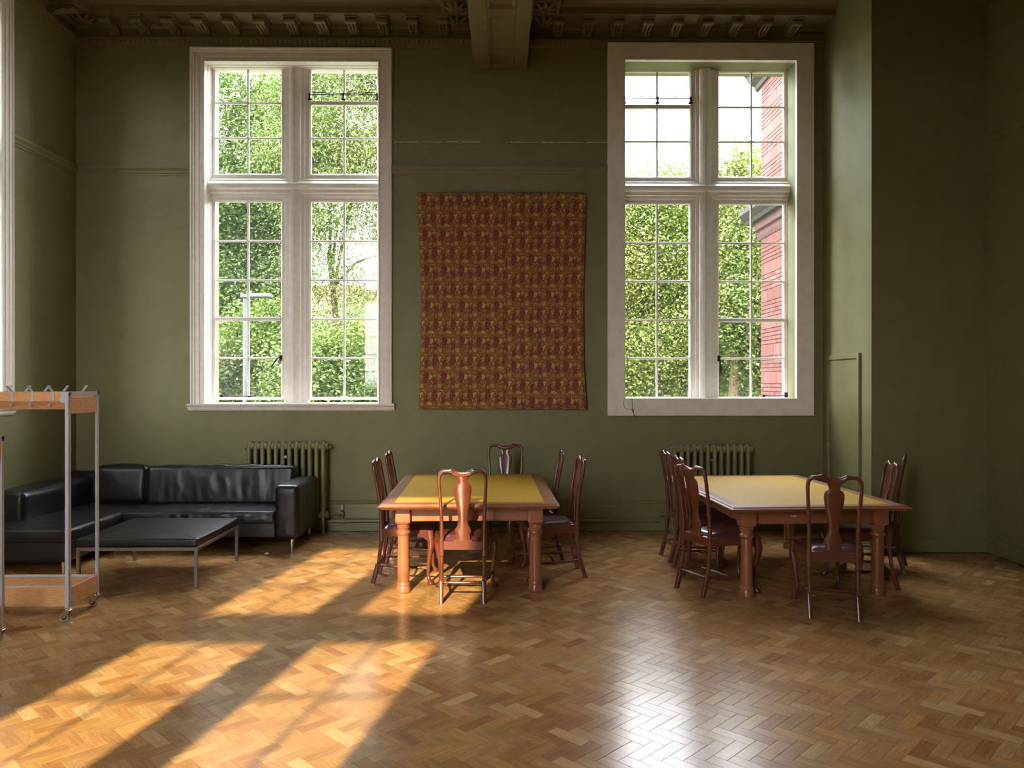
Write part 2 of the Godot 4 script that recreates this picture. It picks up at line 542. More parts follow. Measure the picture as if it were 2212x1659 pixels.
func window_unit(called: String, label: String, t: Transform3D, rev: float, plain: bool, thick: Array, hardware: String) -> Node3D:
	# local x to the right seen from the room, y up from the floor, z = 0 at the glass and REV at the wall's face
	var w := thing(called, label, "window", Vector3.ZERO, 0.0, "", "structure")
	w.transform = t
	var st := mb()
	if plain:
		rings(st, Rect2(-1.189, 1.322, 2.378, 4.284), [Vector2(0, rev), Vector2(0, rev + 0.058), Vector2(0.003, rev + 0.061), Vector2(0.198, rev + 0.061), Vector2(0.201, rev + 0.058), Vector2(0.201, -0.1)])
		part("casing", st, M.board, w)
	else:
		var q := [Vector2(0, 0), Vector2(0, 0.045), Vector2(0.006, 0.056), Vector2(0.022, 0.058), Vector2(0.032, 0.045), Vector2(0.05, 0.042), Vector2(0.056, 0.03), Vector2(0.1, 0.03), Vector2(0.105, 0.022), Vector2(0.138, 0.022), Vector2(0.146, 0.034), Vector2(0.158, 0.034), Vector2(0.162, 0.028)]
		for i in q.size(): q[i] += Vector2(0, rev)
		q.append_array([Vector2(0.162, rev * 0.62), Vector2(0.167, rev * 0.62), Vector2(0.167, rev * 0.3), Vector2(0.172, rev * 0.3), Vector2(0.172, -0.1)])
		architrave(st, Rect2(-1.1535, 1.46, 2.307, 4.08), q, Transform3D())
		part("casing", st, M.white, w)
		st = mb()
		mould(st, [Vector2(0, 0), Vector2(0.022, 0), Vector2(0.03, 0.014), Vector2(0.042, 0.018), Vector2(0.048, 0.04), Vector2(0.066, 0.056), Vector2(0.072, 0.06), Vector2(0.072, 0.068), Vector2(0.08, 0.07), Vector2(0.08, 0.08), Vector2(0, 0.08)], Vector3(-1.182, 1.381, rev), Vector3(1.182, 1.381, rev), Vector3(0, 0, 1))
		box2(st, Vector3(-0.99, 1.44, -0.08), Vector3(0.99, 1.468, rev + 0.01), 0.002)
		part("sill", st, M.white, w)
	# mullion and transom
	st = mb()
	var half := [Vector2(-0.145, -0.05), Vector2(-0.145, 0.02), Vector2(-0.112, 0.03), Vector2(-0.108, 0.046), Vector2(-0.07, 0.058), Vector2(-0.066, 0.076), Vector2(-0.04, 0.092), Vector2(-0.012, 0.104)]
	var pr := half.duplicate()
	for i in range(half.size() - 1, -1, -1): pr.append(Vector2(-half[i].x, half[i].y))
	for i in pr.size() - 1:
		var e: Vector2 = pr[i + 1] - pr[i]
		face(st, [Vector3(pr[i].x, 1.46, pr[i].y), Vector3(pr[i + 1].x, 1.46, pr[i + 1].y), Vector3(pr[i + 1].x, 5.42, pr[i + 1].y), Vector3(pr[i].x, 5.42, pr[i].y)], Vector3(-e.y, 0, e.x))
	part("mullion", st, M.white, w)
	st = mb()
	mould(st, [Vector2(-0.05, 3.85), Vector2(0.02, 3.85), Vector2(0.028, 3.872), Vector2(0.05, 3.876), Vector2(0.056, 3.905), Vector2(0.084, 3.912), Vector2(0.092, 3.945), Vector2(0.118, 3.962), Vector2(0.13, 3.99), Vector2(0.13, 4.008), Vector2(0.075, 4.05), Vector2(0.07, 4.066), Vector2(0.04, 4.085), Vector2(0.03, 4.12), Vector2(-0.05, 4.12)], Vector3(-0.99, 0, 0), Vector3(0.99, 0, 0), Vector3(0, 0, 1))
	part("transom", st, M.white, w)
	st = mb()
	rings(st, Rect2(-1.0, 1.44, 2.0, 4.02), [Vector2(0, -0.06), Vector2(0, 0.03), Vector2(0.02, 0.03), Vector2(0.026, 0.02), Vector2(0.026, -0.06)])
	part("frame", st, M.white, w)
	var light := 0
	for yy in [[1.5, 3.85, 5], [4.12, 5.42, 3]]:
		for sx in [-1.0, 1.0]:
			var x0 := 0.145 if sx > 0 else -0.978
			var x1 := 0.978 if sx > 0 else -0.145
			var s2 := mb()
			rings(s2, Rect2(x0, yy[0], x1 - x0, yy[1] - yy[0]), [Vector2(0, -0.02), Vector2(0, 0.018), Vector2(0.012, 0.022), Vector2(0.026, 0.012), Vector2(0.032, 0.004), Vector2(0.032, -0.02)])
			var sash := part("sash", s2, M.white, w)
			var gx0 := x0 + 0.032
			var gx1 := x1 - 0.032
			var gy0: float = yy[0] + 0.032
			var gy1: float = yy[1] - 0.032
			var rows: int = yy[2]
			inst("glazing_bar", bar_mesh(0.022, gy1 - gy0, 0.034), M.white, sash, Transform3D(Basis(), Vector3((gx0 + gx1) / 2.0, (gy0 + gy1) / 2.0, 0)))
			for k in range(1, rows):
				var thk := 0.045 if thick[light] == k else 0.022
				inst("glazing_bar", bar_mesh(gx1 - gx0, thk, 0.03 if thk < 0.03 else 0.05), M.white, sash, Transform3D(Basis(), Vector3((gx0 + gx1) / 2.0, lerpf(gy0, gy1, float(k) / rows), 0)))
			var pw := (gx1 - gx0) / 2.0
			var ph := (gy1 - gy0) / rows
			for k in rows:
				for j in 2:
					inst("pane", pane_mesh(pw, ph), M.glass, sash, Transform3D(Basis(), Vector3(gx0 + pw * (j + 0.5), gy0 + ph * (k + 0.5), 0)))
			light += 1
	if hardware == "first" or hardware == "second":
		var sx := 1.0 if hardware == "first" else -1.0
		var y := 5.06
		st = mb()
		tube(st, [Vector3(sx * 0.18, y, 0.06), Vector3(sx * 0.95, y, 0.06)], 0.006, 8)
		tube(st, [Vector3(sx * 0.2, y + 0.03, 0.06), Vector3(sx * 0.56, y + 0.008, 0.07), Vector3(sx * 0.9, y + 0.026, 0.06)], 0.005, 8)
		for x in [0.17, 0.56, 0.955]:
			cbox(st, Vector3(sx * x, y - 0.012, 0.035), Vector3(0.022, 0.07, 0.06), 0.004)
			cbox(st, Vector3(sx * x, y - 0.045, 0.03), Vector3(0.05, 0.016, 0.03), 0.003)
		part("opener_rod", st, M.iron, w)
		st = mb()
		var hx := -0.17 if hardware == "first" else 0.165
		cbox(st, Vector3(hx, 1.99, 0.05), Vector3(0.03, 0.07, 0.03), 0.006)
		var curl := []
		for k in 8:
			var a := k / 7.0
			curl.append(Vector3(hx + (-0.10 if hardware == "first" else 0.02) * a * a, 1.98 + 0.03 * sin(a * PI) - (0.09 if hardware == "first" else 0.16) * a * a, 0.07 + 0.01 * sin(a * 3.0)))
		tube(st, curl, [0.009, 0.010, 0.009, 0.008, 0.008, 0.008, 0.009, 0.011], 8)
		part("latch_handle", st, M.iron, w)
		st = mb()
		if hardware == "first":
			tube(st, [Vector3(-0.86, 1.548, 0.045), Vector3(-0.52, 1.545, 0.05), Vector3(-0.44, 1.56, 0.06), Vector3(-0.4, 1.59, 0.06)], 0.006, 8)
			cbox(st, Vector3(-0.86, 1.545, 0.04), Vector3(0.03, 0.03, 0.03), 0.004)
			cbox(st, Vector3(-0.54, 1.54, 0.04), Vector3(0.03, 0.02, 0.03), 0.004)
		else:
			tube(st, [Vector3(0.70, 1.548, 0.045), Vector3(0.82, 1.545, 0.12), Vector3(0.9, 1.555, 0.2)], 0.005, 8)
			cbox(st, Vector3(0.70, 1.545, 0.04), Vector3(0.03, 0.03, 0.03), 0.004)
			cbox(st, Vector3(0.91, 1.56, 0.2), Vector3(0.035, 0.06, 0.03), 0.005)
		part("casement_stay", st, M.iron, w)
	return w

func parquet() -> void:
	# oak blocks 210 x 70 mm in herringbone; the bands run across the room
	var w := 0.07
	var l := 0.21
	var fl := thing("floor", "golden oak herringbone parquet floor of small wooden blocks", "floor", Vector3.ZERO, 0.0, "", "structure")
	var st := mb()
	box2(st, Vector3(XL, -0.3, ZR), Vector3(XR, -0.0035, ZB), 0.0)
	part("subfloor", st, M.plinth, fl)
	# wood figure
	var im := Image.create(256, 512, false, Image.FORMAT_RGB8)
	var n1 := FastNoiseLite.new()
	n1.seed = 5
	n1.frequency = 0.01
	n1.fractal_octaves = 4
	var n2 := FastNoiseLite.new()
	n2.seed = 6
	n2.frequency = 0.02
	for y in 512:
		for x in 256:
			var a := n1.get_noise_2d(x * 5.0, y * 0.35)
			var b := n1.get_noise_2d(x * 22.0 + 400.0, y * 0.9)
			var c := n2.get_noise_2d(x * 0.7, y * 0.25)
			var v := 0.88 + 0.07 * a + 0.06 * b + 0.05 * c + 0.025 * sin((x + 30.0 * c) * 0.35)
			v = clampf(v, 0.45, 1.0)
			im.set_pixel(x, y, Color(v, v * (0.985 + 0.015 * c), v * 0.965))
	var m := mat(Color.WHITE, 0.21)
	m.vertex_color_use_as_albedo = true
	m.albedo_texture = ImageTexture.create_from_image(im)
	m.metallic_specular = 0.37
	var u := Vector3(1, 0, -1).normalized()
	var v := Vector3(-1, 0, -1).normalized()
	var blocks := []
	for i in range(-160, 161):
		for j in range(-60, 61):
			for kind in 2:
				var a := Vector2(i * w + j * l, -i * w + j * l)
				var lo: Vector2
				var hi: Vector2
				if kind == 0:
					lo = a
					hi = a + Vector2(l, w)
				else:
					lo = a + Vector2(-w, w - l)
					hi = a + Vector2(0, w)
				var c2 := (lo + hi) / 2.0
				var c := u * c2.x + v * c2.y + Vector3(0.013, 0, -4.06)
				if c.x < XL + 0.06 or c.x > XR - 0.06 or c.z < ZB + 0.06 or c.z > ZR - 0.06: continue
				if c.x > PIER_X - 0.05 and c.z < PIER_Z + 0.06: continue
				var d := -c.z
				var seen := d > 3.3 and absf(c.x / d * 1670.0 - 17.0) < 1090.0
				blocks.append([c, kind, d if seen else 100.0 + absf(d)])
	blocks.sort_custom(func(p, q): return p[2] < q[2])
	rng.seed = 77
	var tones := [Color8(198, 150, 96), Color8(190, 141, 88), Color8(206, 161, 108), Color8(186, 137, 85), Color8(200, 152, 98), Color8(212, 172, 120), Color8(192, 146, 95), Color8(186, 138, 89), Color8(178, 127, 77), Color8(196, 152, 102), Color8(202, 152, 94), Color8(190, 144, 92)]
	var variants := []
	for k in 36:
		var s := mb()
		block_at(s, Transform3D(), l, w, tones[k % 12], rng)
		variants.append(s.commit())
	var rest := mb()
	for k in blocks.size():
		var b: Array = blocks[k]
		var turn := Basis(Vector3.UP, PI / 4.0 if b[1] == 0 else 3.0 * PI / 4.0)
		var at := Transform3D(turn, b[0] + Vector3(0, rng.randf_range(-0.0004, 0.0), 0))
		if k < 300:
			inst("parquet_block", variants[rng.randi() % 36], m, fl, at)
		else:
			block_at(rest, at, l, w, tones[rng.randi() % 12], rng)
	var o := inst("parquet_blocks", rest.commit(), m, fl)
	tag(o, "", "", "", "stuff")

func block_at(st: SurfaceTool, t: Transform3D, l: float, w: float, tone: Color, r: RandomNumberGenerator) -> void:
	# one block lying along x: top at y = 0, softened rim, short sides; flat normals and its own stretch of the grain
	var hx := l / 2.0 - 0.0004
	var hz := w / 2.0 - 0.0004
	var b := 0.0009
	var j := r.randf_range(0.9, 1.09)
	var c := tone.srgb_to_linear() * j
	c.a = 1.0
	var o := Vector2(r.randf(), r.randf())
	var tilt := Vector2(r.randf_range(-0.0028, 0.0028), r.randf_range(-0.004, 0.004))
	var top := func(x: float, z: float) -> Vector3: return Vector3(x, tilt.x * x + tilt.y * z - 0.0002, z)
	var p := [top.call(-hx + b, -hz + b), top.call(hx - b, -hz + b), top.call(hx - b, hz - b), top.call(-hx + b, hz - b)]
	var q := [Vector3(-hx, -0.001, -hz), Vector3(hx, -0.001, -hz), Vector3(hx, -0.001, hz), Vector3(-hx, -0.001, hz)]
	var f := [Vector3(-hx, -0.0036, -hz), Vector3(hx, -0.0036, -hz), Vector3(hx, -0.0036, hz), Vector3(-hx, -0.0036, hz)]
	var quads := [[p[0], p[1], p[2], p[3]]]
	for k in 4:
		var n := (k + 1) % 4
		quads.append([q[k], q[n], p[n], p[k]])
		quads.append([f[k], f[n], q[n], q[k]])
	for e in quads.size():
		var d: Array = quads[e]
		var n: Vector3 = (d[1] - d[0]).cross(d[3] - d[0]).normalized()
		var order := [0, 1, 2, 0, 2, 3]
		var outward: Vector3 = Vector3.UP if e == 0 else (d[0] + d[1]) / 2.0 + Vector3(0, 0.01, 0)
		if n.dot(outward) > 0.0: order = [0, 2, 1, 0, 3, 2]
		else: n = -n
		for k in order:
			var x: Vector3 = d[k]
			st.set_color(c)
			st.set_uv(o + Vector2(x.z / w * 0.28, x.x / l * 0.42))
			st.set_normal(t.basis * n)
			st.add_vertex(t * x)

func cornice_run(parent: Node, a: Vector3, b: Vector3, out: Vector3, on_wall: bool, dy := 0.0) -> void:
	var st := mb()
	a.y += dy
	b.y += dy
	if on_wall:
		mould(st, [Vector2(0, 5.552), Vector2(0.014, 5.556), Vector2(0.018, 5.568), Vector2(0.022, 5.572), Vector2(0.04, 5.624), Vector2(0.055, 5.632), Vector2(0.055, 5.648), Vector2(0.012, 5.652), Vector2(0.012, 5.748), Vector2(0, 5.75)], a, b, out, Vector3.UP, false)
		part("bed_moulding", st, M.ceiling, parent)
		st = mb()
	mould(st, [Vector2(0, 5.75), Vector2(0.026, 5.752), Vector2(0.034, 5.77), Vector2(0.05, 5.776), Vector2(0.054, 5.80), Vector2(0.325, 5.80), Vector2(0.325, 5.79), Vector2(0.345, 5.79), Vector2(0.345, 5.862), Vector2(0.362, 5.868), Vector2(0.376, 5.892), Vector2(0.43, 5.924), Vector2(0.45, 5.95), Vector2(0.45, 6.0), Vector2(0, 6.0)], a, b, out, Vector3.UP, false)
	part("corona", st, M.ceiling, parent)

func modillion_mesh() -> Mesh:
	# scroll bracket: local z out from the wall, y = 0 at the soffit
	var st := mb()
	var turn := Transform3D(Basis(Vector3(0, 0, 1), Vector3(0, 1, 0), Vector3(-1, 0, 0)), Vector3.ZERO)
	box2(st, Vector3(-0.078, -0.014, 0.0), Vector3(0.078, 0.0, 0.316), 0.003)
	box2(st, Vector3(-0.07, -0.032, 0.0), Vector3(0.07, -0.014, 0.304), 0.005)
	var prof := PackedVector2Array()
	for k in 9:
		var a := -PI * 0.5 + PI * k / 8.0
		prof.append(Vector2(0.262 + 0.026 * cos(a), -0.062 + 0.03 * sin(a)))
	prof.append_array(PackedVector2Array([Vector2(0.0, -0.032), Vector2(0.0, -0.118), Vector2(0.03, -0.116), Vector2(0.052, -0.104), Vector2(0.085, -0.084), Vector2(0.13, -0.07), Vector2(0.18, -0.068), Vector2(0.22, -0.078)]))
	extrude(st, prof, 0.118, turn)
	# acanthus leaf on the face: three ribs
	for x in [-0.036, 0.0, 0.036]:
		tube(st, [Vector3(x, -0.088, 0.26), Vector3(x * 1.1, -0.082, 0.2), Vector3(x * 1.0, -0.084, 0.13), Vector3(x * 0.7, -0.104, 0.07), Vector3(x * 0.3, -0.122, 0.03)], [0.010, 0.016, 0.016, 0.012, 0.006], 7)
	tube(st, [Vector3(-0.062, -0.062, 0.262), Vector3(0.062, -0.062, 0.262)], 0.0335, 14)
	return done(st)

func rosette_mesh() -> Mesh:
	var st := mb()
	for k in 8:
		var a := TAU * k / 8.0
		var d := Vector3(cos(a), 0, sin(a))
		tube(st, [d * 0.02 + Vector3(0, -0.03, 0), d * 0.06 + Vector3(0, -0.045, 0), d * 0.10 + Vector3(0, -0.03, 0), d * 0.125 + Vector3(0, -0.012, 0)], [0.014, 0.026, 0.024, 0.008], 8, true, 0.6)
	lathe(st, [Vector2(0.0, -0.07), Vector2(0.02, -0.064), Vector2(0.03, -0.045), Vector2(0.03, -0.0)], 14)
	rings(st, Rect2(-0.145, -0.145, 0.29, 0.29), [Vector2(0, 0), Vector2(0, 0.016), Vector2(0.014, 0.016), Vector2(0.018, 0.0)], Transform3D(Basis(Vector3(1, 0, 0), Vector3(0, 0, 1), Vector3(0, -1, 0)), Vector3.ZERO))
	return done(st)

func egg_and_dart(st: SurfaceTool, a: Vector3, b: Vector3, out: Vector3) -> void:
	var len_ := a.distance_to(b)
	var n := int(len_ / 0.0555)
	var dir := (b - a).normalized()
	for k in n:
		var c := a + dir * (k + 0.5) * len_ / n
		var rows := []
		for i in 4:
			var y := [5.572, 5.588, 5.608, 5.626][i] as float
			var r := [0.003, 0.014, 0.019, 0.016][i] as float
			var row := []
			for j in 6:
				var t := PI * j / 5.0
				row.append(c + dir * r * cos(t) + out * (0.02 + (y - 5.572) * 0.38 + r * 0.85 * sin(t)) + Vector3.UP * y)
			rows.append(row)
		grid(st, rows)
		face(st, [c + dir * 0.0215 + out * 0.04 + Vector3.UP * 5.626, c + dir * 0.034 + out * 0.04 + Vector3.UP * 5.626, c + dir * 0.0278 + out * 0.024 + Vector3.UP * 5.576], out)

func room() -> void:
	wall_x("wall_back", "olive green plaster wall with two tall windows and a hanging", ZB, ZB - 0.42, XL - 0.42, XR + 0.42, [[-3.43, -1.445, 1.46, 5.43], [1.389, 3.364, 1.523, 5.405]], M.wall)
	wall_z("wall_left", "dark green side wall behind the corner sofa", XL, XL - 0.42, ZB, ZR, [[-7.558, -5.573, 1.46, 5.43]], M.wall)
	wall_z("wall_right", "dark olive side wall at the far right edge", XR, XR + 0.42, ZB, ZR, [], M.wall)
	wall_x("wall_rear", "green wall behind the viewer with the sunlit window", ZR, ZR + 0.42, XL - 0.42, XR + 0.42, [[-3.7125, -1.7275, 1.46, 5.43]], M.wall)
	var st := mb()
	box2(st, Vector3(PIER_X, -0.3, PIER_Z), Vector3(XR, CEIL + 0.3, ZB), 0.0)
	tag(part("wall_pier", st, M.wall, self), "projecting green wall block right of the flat white window", "wall", "", "structure")
	st = mb()
	box2(st, Vector3(XL - 0.42, CEIL, ZR + 0.42), Vector3(XR + 0.42, CEIL + 0.35, ZB - 0.42), 0.0)
	tag(part("ceiling", st, M.ceiling, self), "olive painted ceiling above the bracketed cornice", "ceiling", "", "structure")
	parquet()
	# windows
	window_unit("window_1", "tall white window with moulded casing left of the hanging", Transform3D(Basis(), Vector3(-2.4375, 0, ZB - 0.186)), 0.186, false, [2, -1, -1, 2], "first")
	window_unit("window_2", "tall white window in flat board casing right of the hanging", Transform3D(Basis(), Vector3(2.3765, 0, ZB - 0.262)), 0.262, true, [-1, 2, 2, -1], "second")
	window_unit("window_3", "white window casing cut by the left picture edge", Transform3D(Basis(Vector3(0, 0, -1), Vector3.UP, Vector3(1, 0, 0)), Vector3(XL - 0.186, 0, -6.5655)), 0.186, false, [-1, -1, -1, -1], "")
	window_unit("window_4", "tall window behind the viewer that lets in the sun", Transform3D(Basis(Vector3(-1, 0, 0), Vector3.UP, Vector3(0, 0, -1)), Vector3(-2.72, 0, ZR + 0.186)), 0.186, false, [-1, -1, -1, -1], "")
	# pull cord hanging at the second window
	var cord := thing("pull_cord", "thin grey cord with toggle looped over the flat white casing", "cord", Vector3(1.46, 1.36, ZB + 0.066))
	st = mb()
	tube(st, [Vector3(-0.015, 0.70, -0.24), Vector3(-0.01, 0.4, -0.2), Vector3(0.0, 0.19, -0.06), Vector3(0.005, 0.16, 0.01), Vector3(0.01, 0.07, 0.008), Vector3(0.012, 0.045, 0.008)], 0.0028, 6)
	var loop := []
	for k in 13:
		var a := k / 12.0
		loop.append(Vector3(0.012 - 0.08 * sin(a * PI) - 0.045 * a, 0.048 - 0.02 * sin(a * TAU) + 0.16 * a * a, 0.008 - 0.03 * a * a * a))
	tube(st, loop, 0.0028, 6)
	part("string", st, M.cord, cord)
	st = mb()
	lathe(st, [Vector2(0.002, 0.05), Vector2(0.007, 0.045), Vector2(0.01, 0.02), Vector2(0.008, 0.0), Vector2(0.004, -0.008), Vector2(0.004, -0.02), Vector2(0.008, -0.03), Vector2(0.013, -0.055), Vector2(0.013, -0.062)], 10, Transform3D(Basis(Vector3(0, 0, 1), 0.25), Vector3(0.02, 0.0, 0.012)))
	part("toggle", st, M.cord, cord)
	# picture rail
	var rail := thing("trim_1", "green picture rail running below the upper walls", "picture rail", Vector3.ZERO, 0.0, "", "structure")
	var rp := [Vector2(0, 4.078), Vector2(0.012, 4.078), Vector2(0.014, 4.096), Vector2(0.026, 4.102), Vector2(0.03, 4.125), Vector2(0.05, 4.15), Vector2(0.055, 4.172), Vector2(0.055, 4.182), Vector2(0.035, 4.188), Vector2(0.0, 4.188)]
	for e in [[Vector3(XL, 0, ZB), Vector3(-3.591, 0, ZB), Vector3(0, 0, 1)], [Vector3(-1.284, 0, ZB), Vector3(1.187, 0, ZB), Vector3(0, 0, 1)], [Vector3(XL, 0, ZB), Vector3(XL, 0, -7.72), Vector3(1, 0, 0)], [Vector3(XR, 0, PIER_Z), Vector3(XR, 0, ZR), Vector3(-1, 0, 0)]]:
		st = mb()
		mould(st, rp, e[0], e[1], e[2])
		part("rail", st, M.wall, rail)
	# line of broken plaster where an older rail was torn off
	var scar := thing("trim_2", "thin pale line of chipped plaster above the picture rail", "plaster scar", Vector3.ZERO, 0.0, "", "structure")
	rng.seed = 9
	var x := -1.27
	while x < 1.17:
		var l := rng.randf_range(0.05, 0.32)
		if x < -0.28 or x > -0.12:
			st = mb()
			var y := 4.475 + rng.randf_range(-0.004, 0.004)
			var up := []
			var dn := []
			for k in 8:
				var xx := x + l * k / 7.0
				up.append(Vector3(xx, y + rng.randf_range(0.003, 0.008), ZB + 0.004))
				dn.append(Vector3(xx, y - rng.randf_range(0.002, 0.008), ZB + 0.004))
			for k in 7: face(st, [dn[k], dn[k + 1], up[k + 1], up[k]], Vector3(0, 0, 1))
			part("plaster_chip", st, M.chip, scar)
			st = mb()
			box2(st, Vector3(x, y - 0.018, ZB), Vector3(x + l, y - 0.012, ZB + 0.006), 0.002)
			part("plaster_ridge", st, M.wall, scar)
		x += l + rng.randf_range(0.0, 0.05)
	# cornice
	var co := thing("trim_3", "bracketed plaster cornice along the top of the walls", "cornice", Vector3.ZERO, 0.0, "", "structure")
	cornice_run(co, Vector3(XL, 0, ZB), Vector3(PIER_X, 0, ZB), Vector3(0, 0, 1), true)
	cornice_run(co, Vector3(XL, 0, ZB), Vector3(XL, 0, ZR), Vector3(1, 0, 0), true, 0.002)
	cornice_run(co, Vector3(-0.345, 0, ZB), Vector3(-0.345, 0, ZR), Vector3(-1, 0, 0), false, 0.0012)
	cornice_run(co, Vector3(0.265, 0, ZB), Vector3(0.265, 0, ZR), Vector3(1, 0, 0), false, 0.0012)
	st = mb()
	egg_and_dart(st, Vector3(XL + 0.04, 0, ZB), Vector3(-0.345, 0, ZB), Vector3(0, 0, 1))
	egg_and_dart(st, Vector3(0.265, 0, ZB), Vector3(1.18, 0, ZB), Vector3(0, 0, 1))
	egg_and_dart(st, Vector3(XL, 0, ZB + 0.04), Vector3(XL, 0, -6.0), Vector3(1, 0, 0))
	tag(part("egg_and_dart", st, M.ceiling, co), "", "", "", "stuff")
	var mm := modillion_mesh()
	for k in 12: inst("modillion", mm, M.ceiling, co, Transform3D(Basis(), Vector3(-4.44 + 0.3411 * k, 5.80, ZB)))
	for k in 9: inst("modillion", mm, M.ceiling, co, Transform3D(Basis(), Vector3(0.617 + 0.3335 * k, 5.80, ZB)))
	for k in 7: inst("modillion", mm, M.ceiling, co, Transform3D(Basis(Vector3.UP, PI / 2.0), Vector3(XL, 5.80, ZB + 0.52 + 0.341 * k)))
	var rm := rosette_mesh()
	for p in [Vector3(-0.52, 5.80, ZB + 0.18), Vector3(-0.52, 5.80, ZB + 0.5), Vector3(0.44, 5.80, ZB + 0.18), Vector3(0.44, 5.80, ZB + 0.5), Vector3(XL + 0.19, 5.80, ZB + 0.19)]:
		inst("rosette", rm, M.ceiling, co, Transform3D(Basis(), p))
	# ceiling beam
	var beam := thing("trim_4", "wide ceiling beam with recessed panels on its underside", "beam", Vector3.ZERO, 0.0, "", "structure")
	st = mb()
	box2(st, Vector3(-0.345, 5.334, ZB), Vector3(0.265, CEIL, ZR), 0.0)
	part("body", st, M.ceiling, beam)
	st = mb()
	box2(st, Vector3(-0.345, 5.306, ZB), Vector3(-0.165, 5.336, ZR), 0.006)
	box2(st, Vector3(0.11, 5.306, ZB), Vector3(0.265, 5.336, ZR), 0.006)
	part("stile", st, M.ceiling, beam)
	var ends := [[-8.86, -8.57]]
	var z := -8.445
	while z < 1.0:
		ends.append([z, z + 0.82])
		z += 0.975
	var prev := ZB
	var down := Basis(Vector3(1, 0, 0), Vector3(0, 0, 1), Vector3(0, -1, 0))
	for e in ends:
		st = mb()
		box2(st, Vector3(-0.166, 5.306, prev), Vector3(0.111, 5.336, e[0]), 0.004)
		part("cross_rail", st, M.ceiling, beam)
		st = mb()
		rings(st, Rect2(-0.165, e[0], 0.275, e[1] - e[0]), [Vector2(0, 0), Vector2(0.0, 0.03), Vector2(0.012, 0.03), Vector2(0.02, 0.016), Vector2(0.028, 0.012), Vector2(0.034, 0.0)], Transform3D(down, Vector3(0, 5.334, 0)))
		part("panel_moulding", st, M.ceiling, beam)
		prev = e[1]
	# skirting
	var bp := [Vector2(0, 0), Vector2(0.04, 0), Vector2(0.04, 0.118), Vector2(0.034, 0.132), Vector2(0.024, 0.138), Vector2(0.024, 0.262), Vector2(0.028, 0.266), Vector2(0.028, 0.306), Vector2(0.018, 0.314), Vector2(0.022, 0.33), Vector2(0.012, 0.345), Vector2(0, 0.347)]
	var lp := [Vector2(0, 0), Vector2(0.02, 0), Vector2(0.02, 0.13), Vector2(0.012, 0.145), Vector2(0, 0.148)]
	for e in [["baseboard_back", Vector3(XL, 0, ZB), Vector3(PIER_X, 0, ZB), Vector3(0, 0, 1), bp, "tall moulded green skirting along the window wall"], ["baseboard_left", Vector3(XL, 0, ZB), Vector3(XL, 0, ZR), Vector3(1, 0, 0), bp, "green skirting behind the sofa on the left"], ["baseboard_right", Vector3(XR, 0, PIER_Z), Vector3(XR, 0, ZR), Vector3(-1, 0, 0), lp, "low green skirting on the right side wall"], ["baseboard_pier", Vector3(PIER_X, 0, PIER_Z), Vector3(XR, 0, PIER_Z), Vector3(0, 0, 1), lp, "low green skirting of the projecting wall block"], ["baseboard_rear", Vector3(XL, 0, ZR), Vector3(XR, 0, ZR), Vector3(0, 0, -1), bp, "green skirting behind the viewer"]]:
		st = mb()
		mould(st, e[4], e[1], e[2], e[3])
		tag(part(e[0], st, M.wall_gloss, self), e[5], "skirting", "", "structure")
	# cupboard door in the side of the projecting block
	var door := thing("door_1", "narrow green flush door in the side of the wall block", "door", Vector3.ZERO, 0.0, "", "structure")
	door.transform = Transform3D(Basis(Vector3(0, 0, 1), Vector3.UP, Vector3(-1, 0, 0)), Vector3(PIER_X, 0, -8.368))
	st = mb()
	architrave(st, Rect2(-0.41, 0, 0.82, 2.01), [Vector2(0, 0), Vector2(0, 0.022), Vector2(0.004, 0.026), Vector2(0.05, 0.026), Vector2(0.056, 0.018), Vector2(0.06, 0.006)], Transform3D())
	part("casing", st, M.wall_gloss, door)
	st = mb()
	box2(st, Vector3(-0.346, 0.01, 0.0), Vector3(0.346, 1.944, 0.012), 0.003)
	part("leaf", st, M.wall_gloss, door)
	st = mb()
	box2(st, Vector3(-0.345, 0.97, 0.01), Vector3(-0.29, 1.03, 0.03), 0.004)
	box2(st, Vector3(-0.33, 0.985, 0.03), Vector3(-0.305, 1.015, 0.05), 0.006)
	part("latch", st, M.brass, door)

# ------------------------------------------------------------------ chairs
const BACK := [Vector2(0, 0), Vector2(0.17, -0.045), Vector2(0.36, -0.07), Vector2(0.47, -0.072), Vector2(0.6, -0.066), Vector2(0.75, -0.05), Vector2(0.9, -0.022), Vector2(1.05, 0.005)]

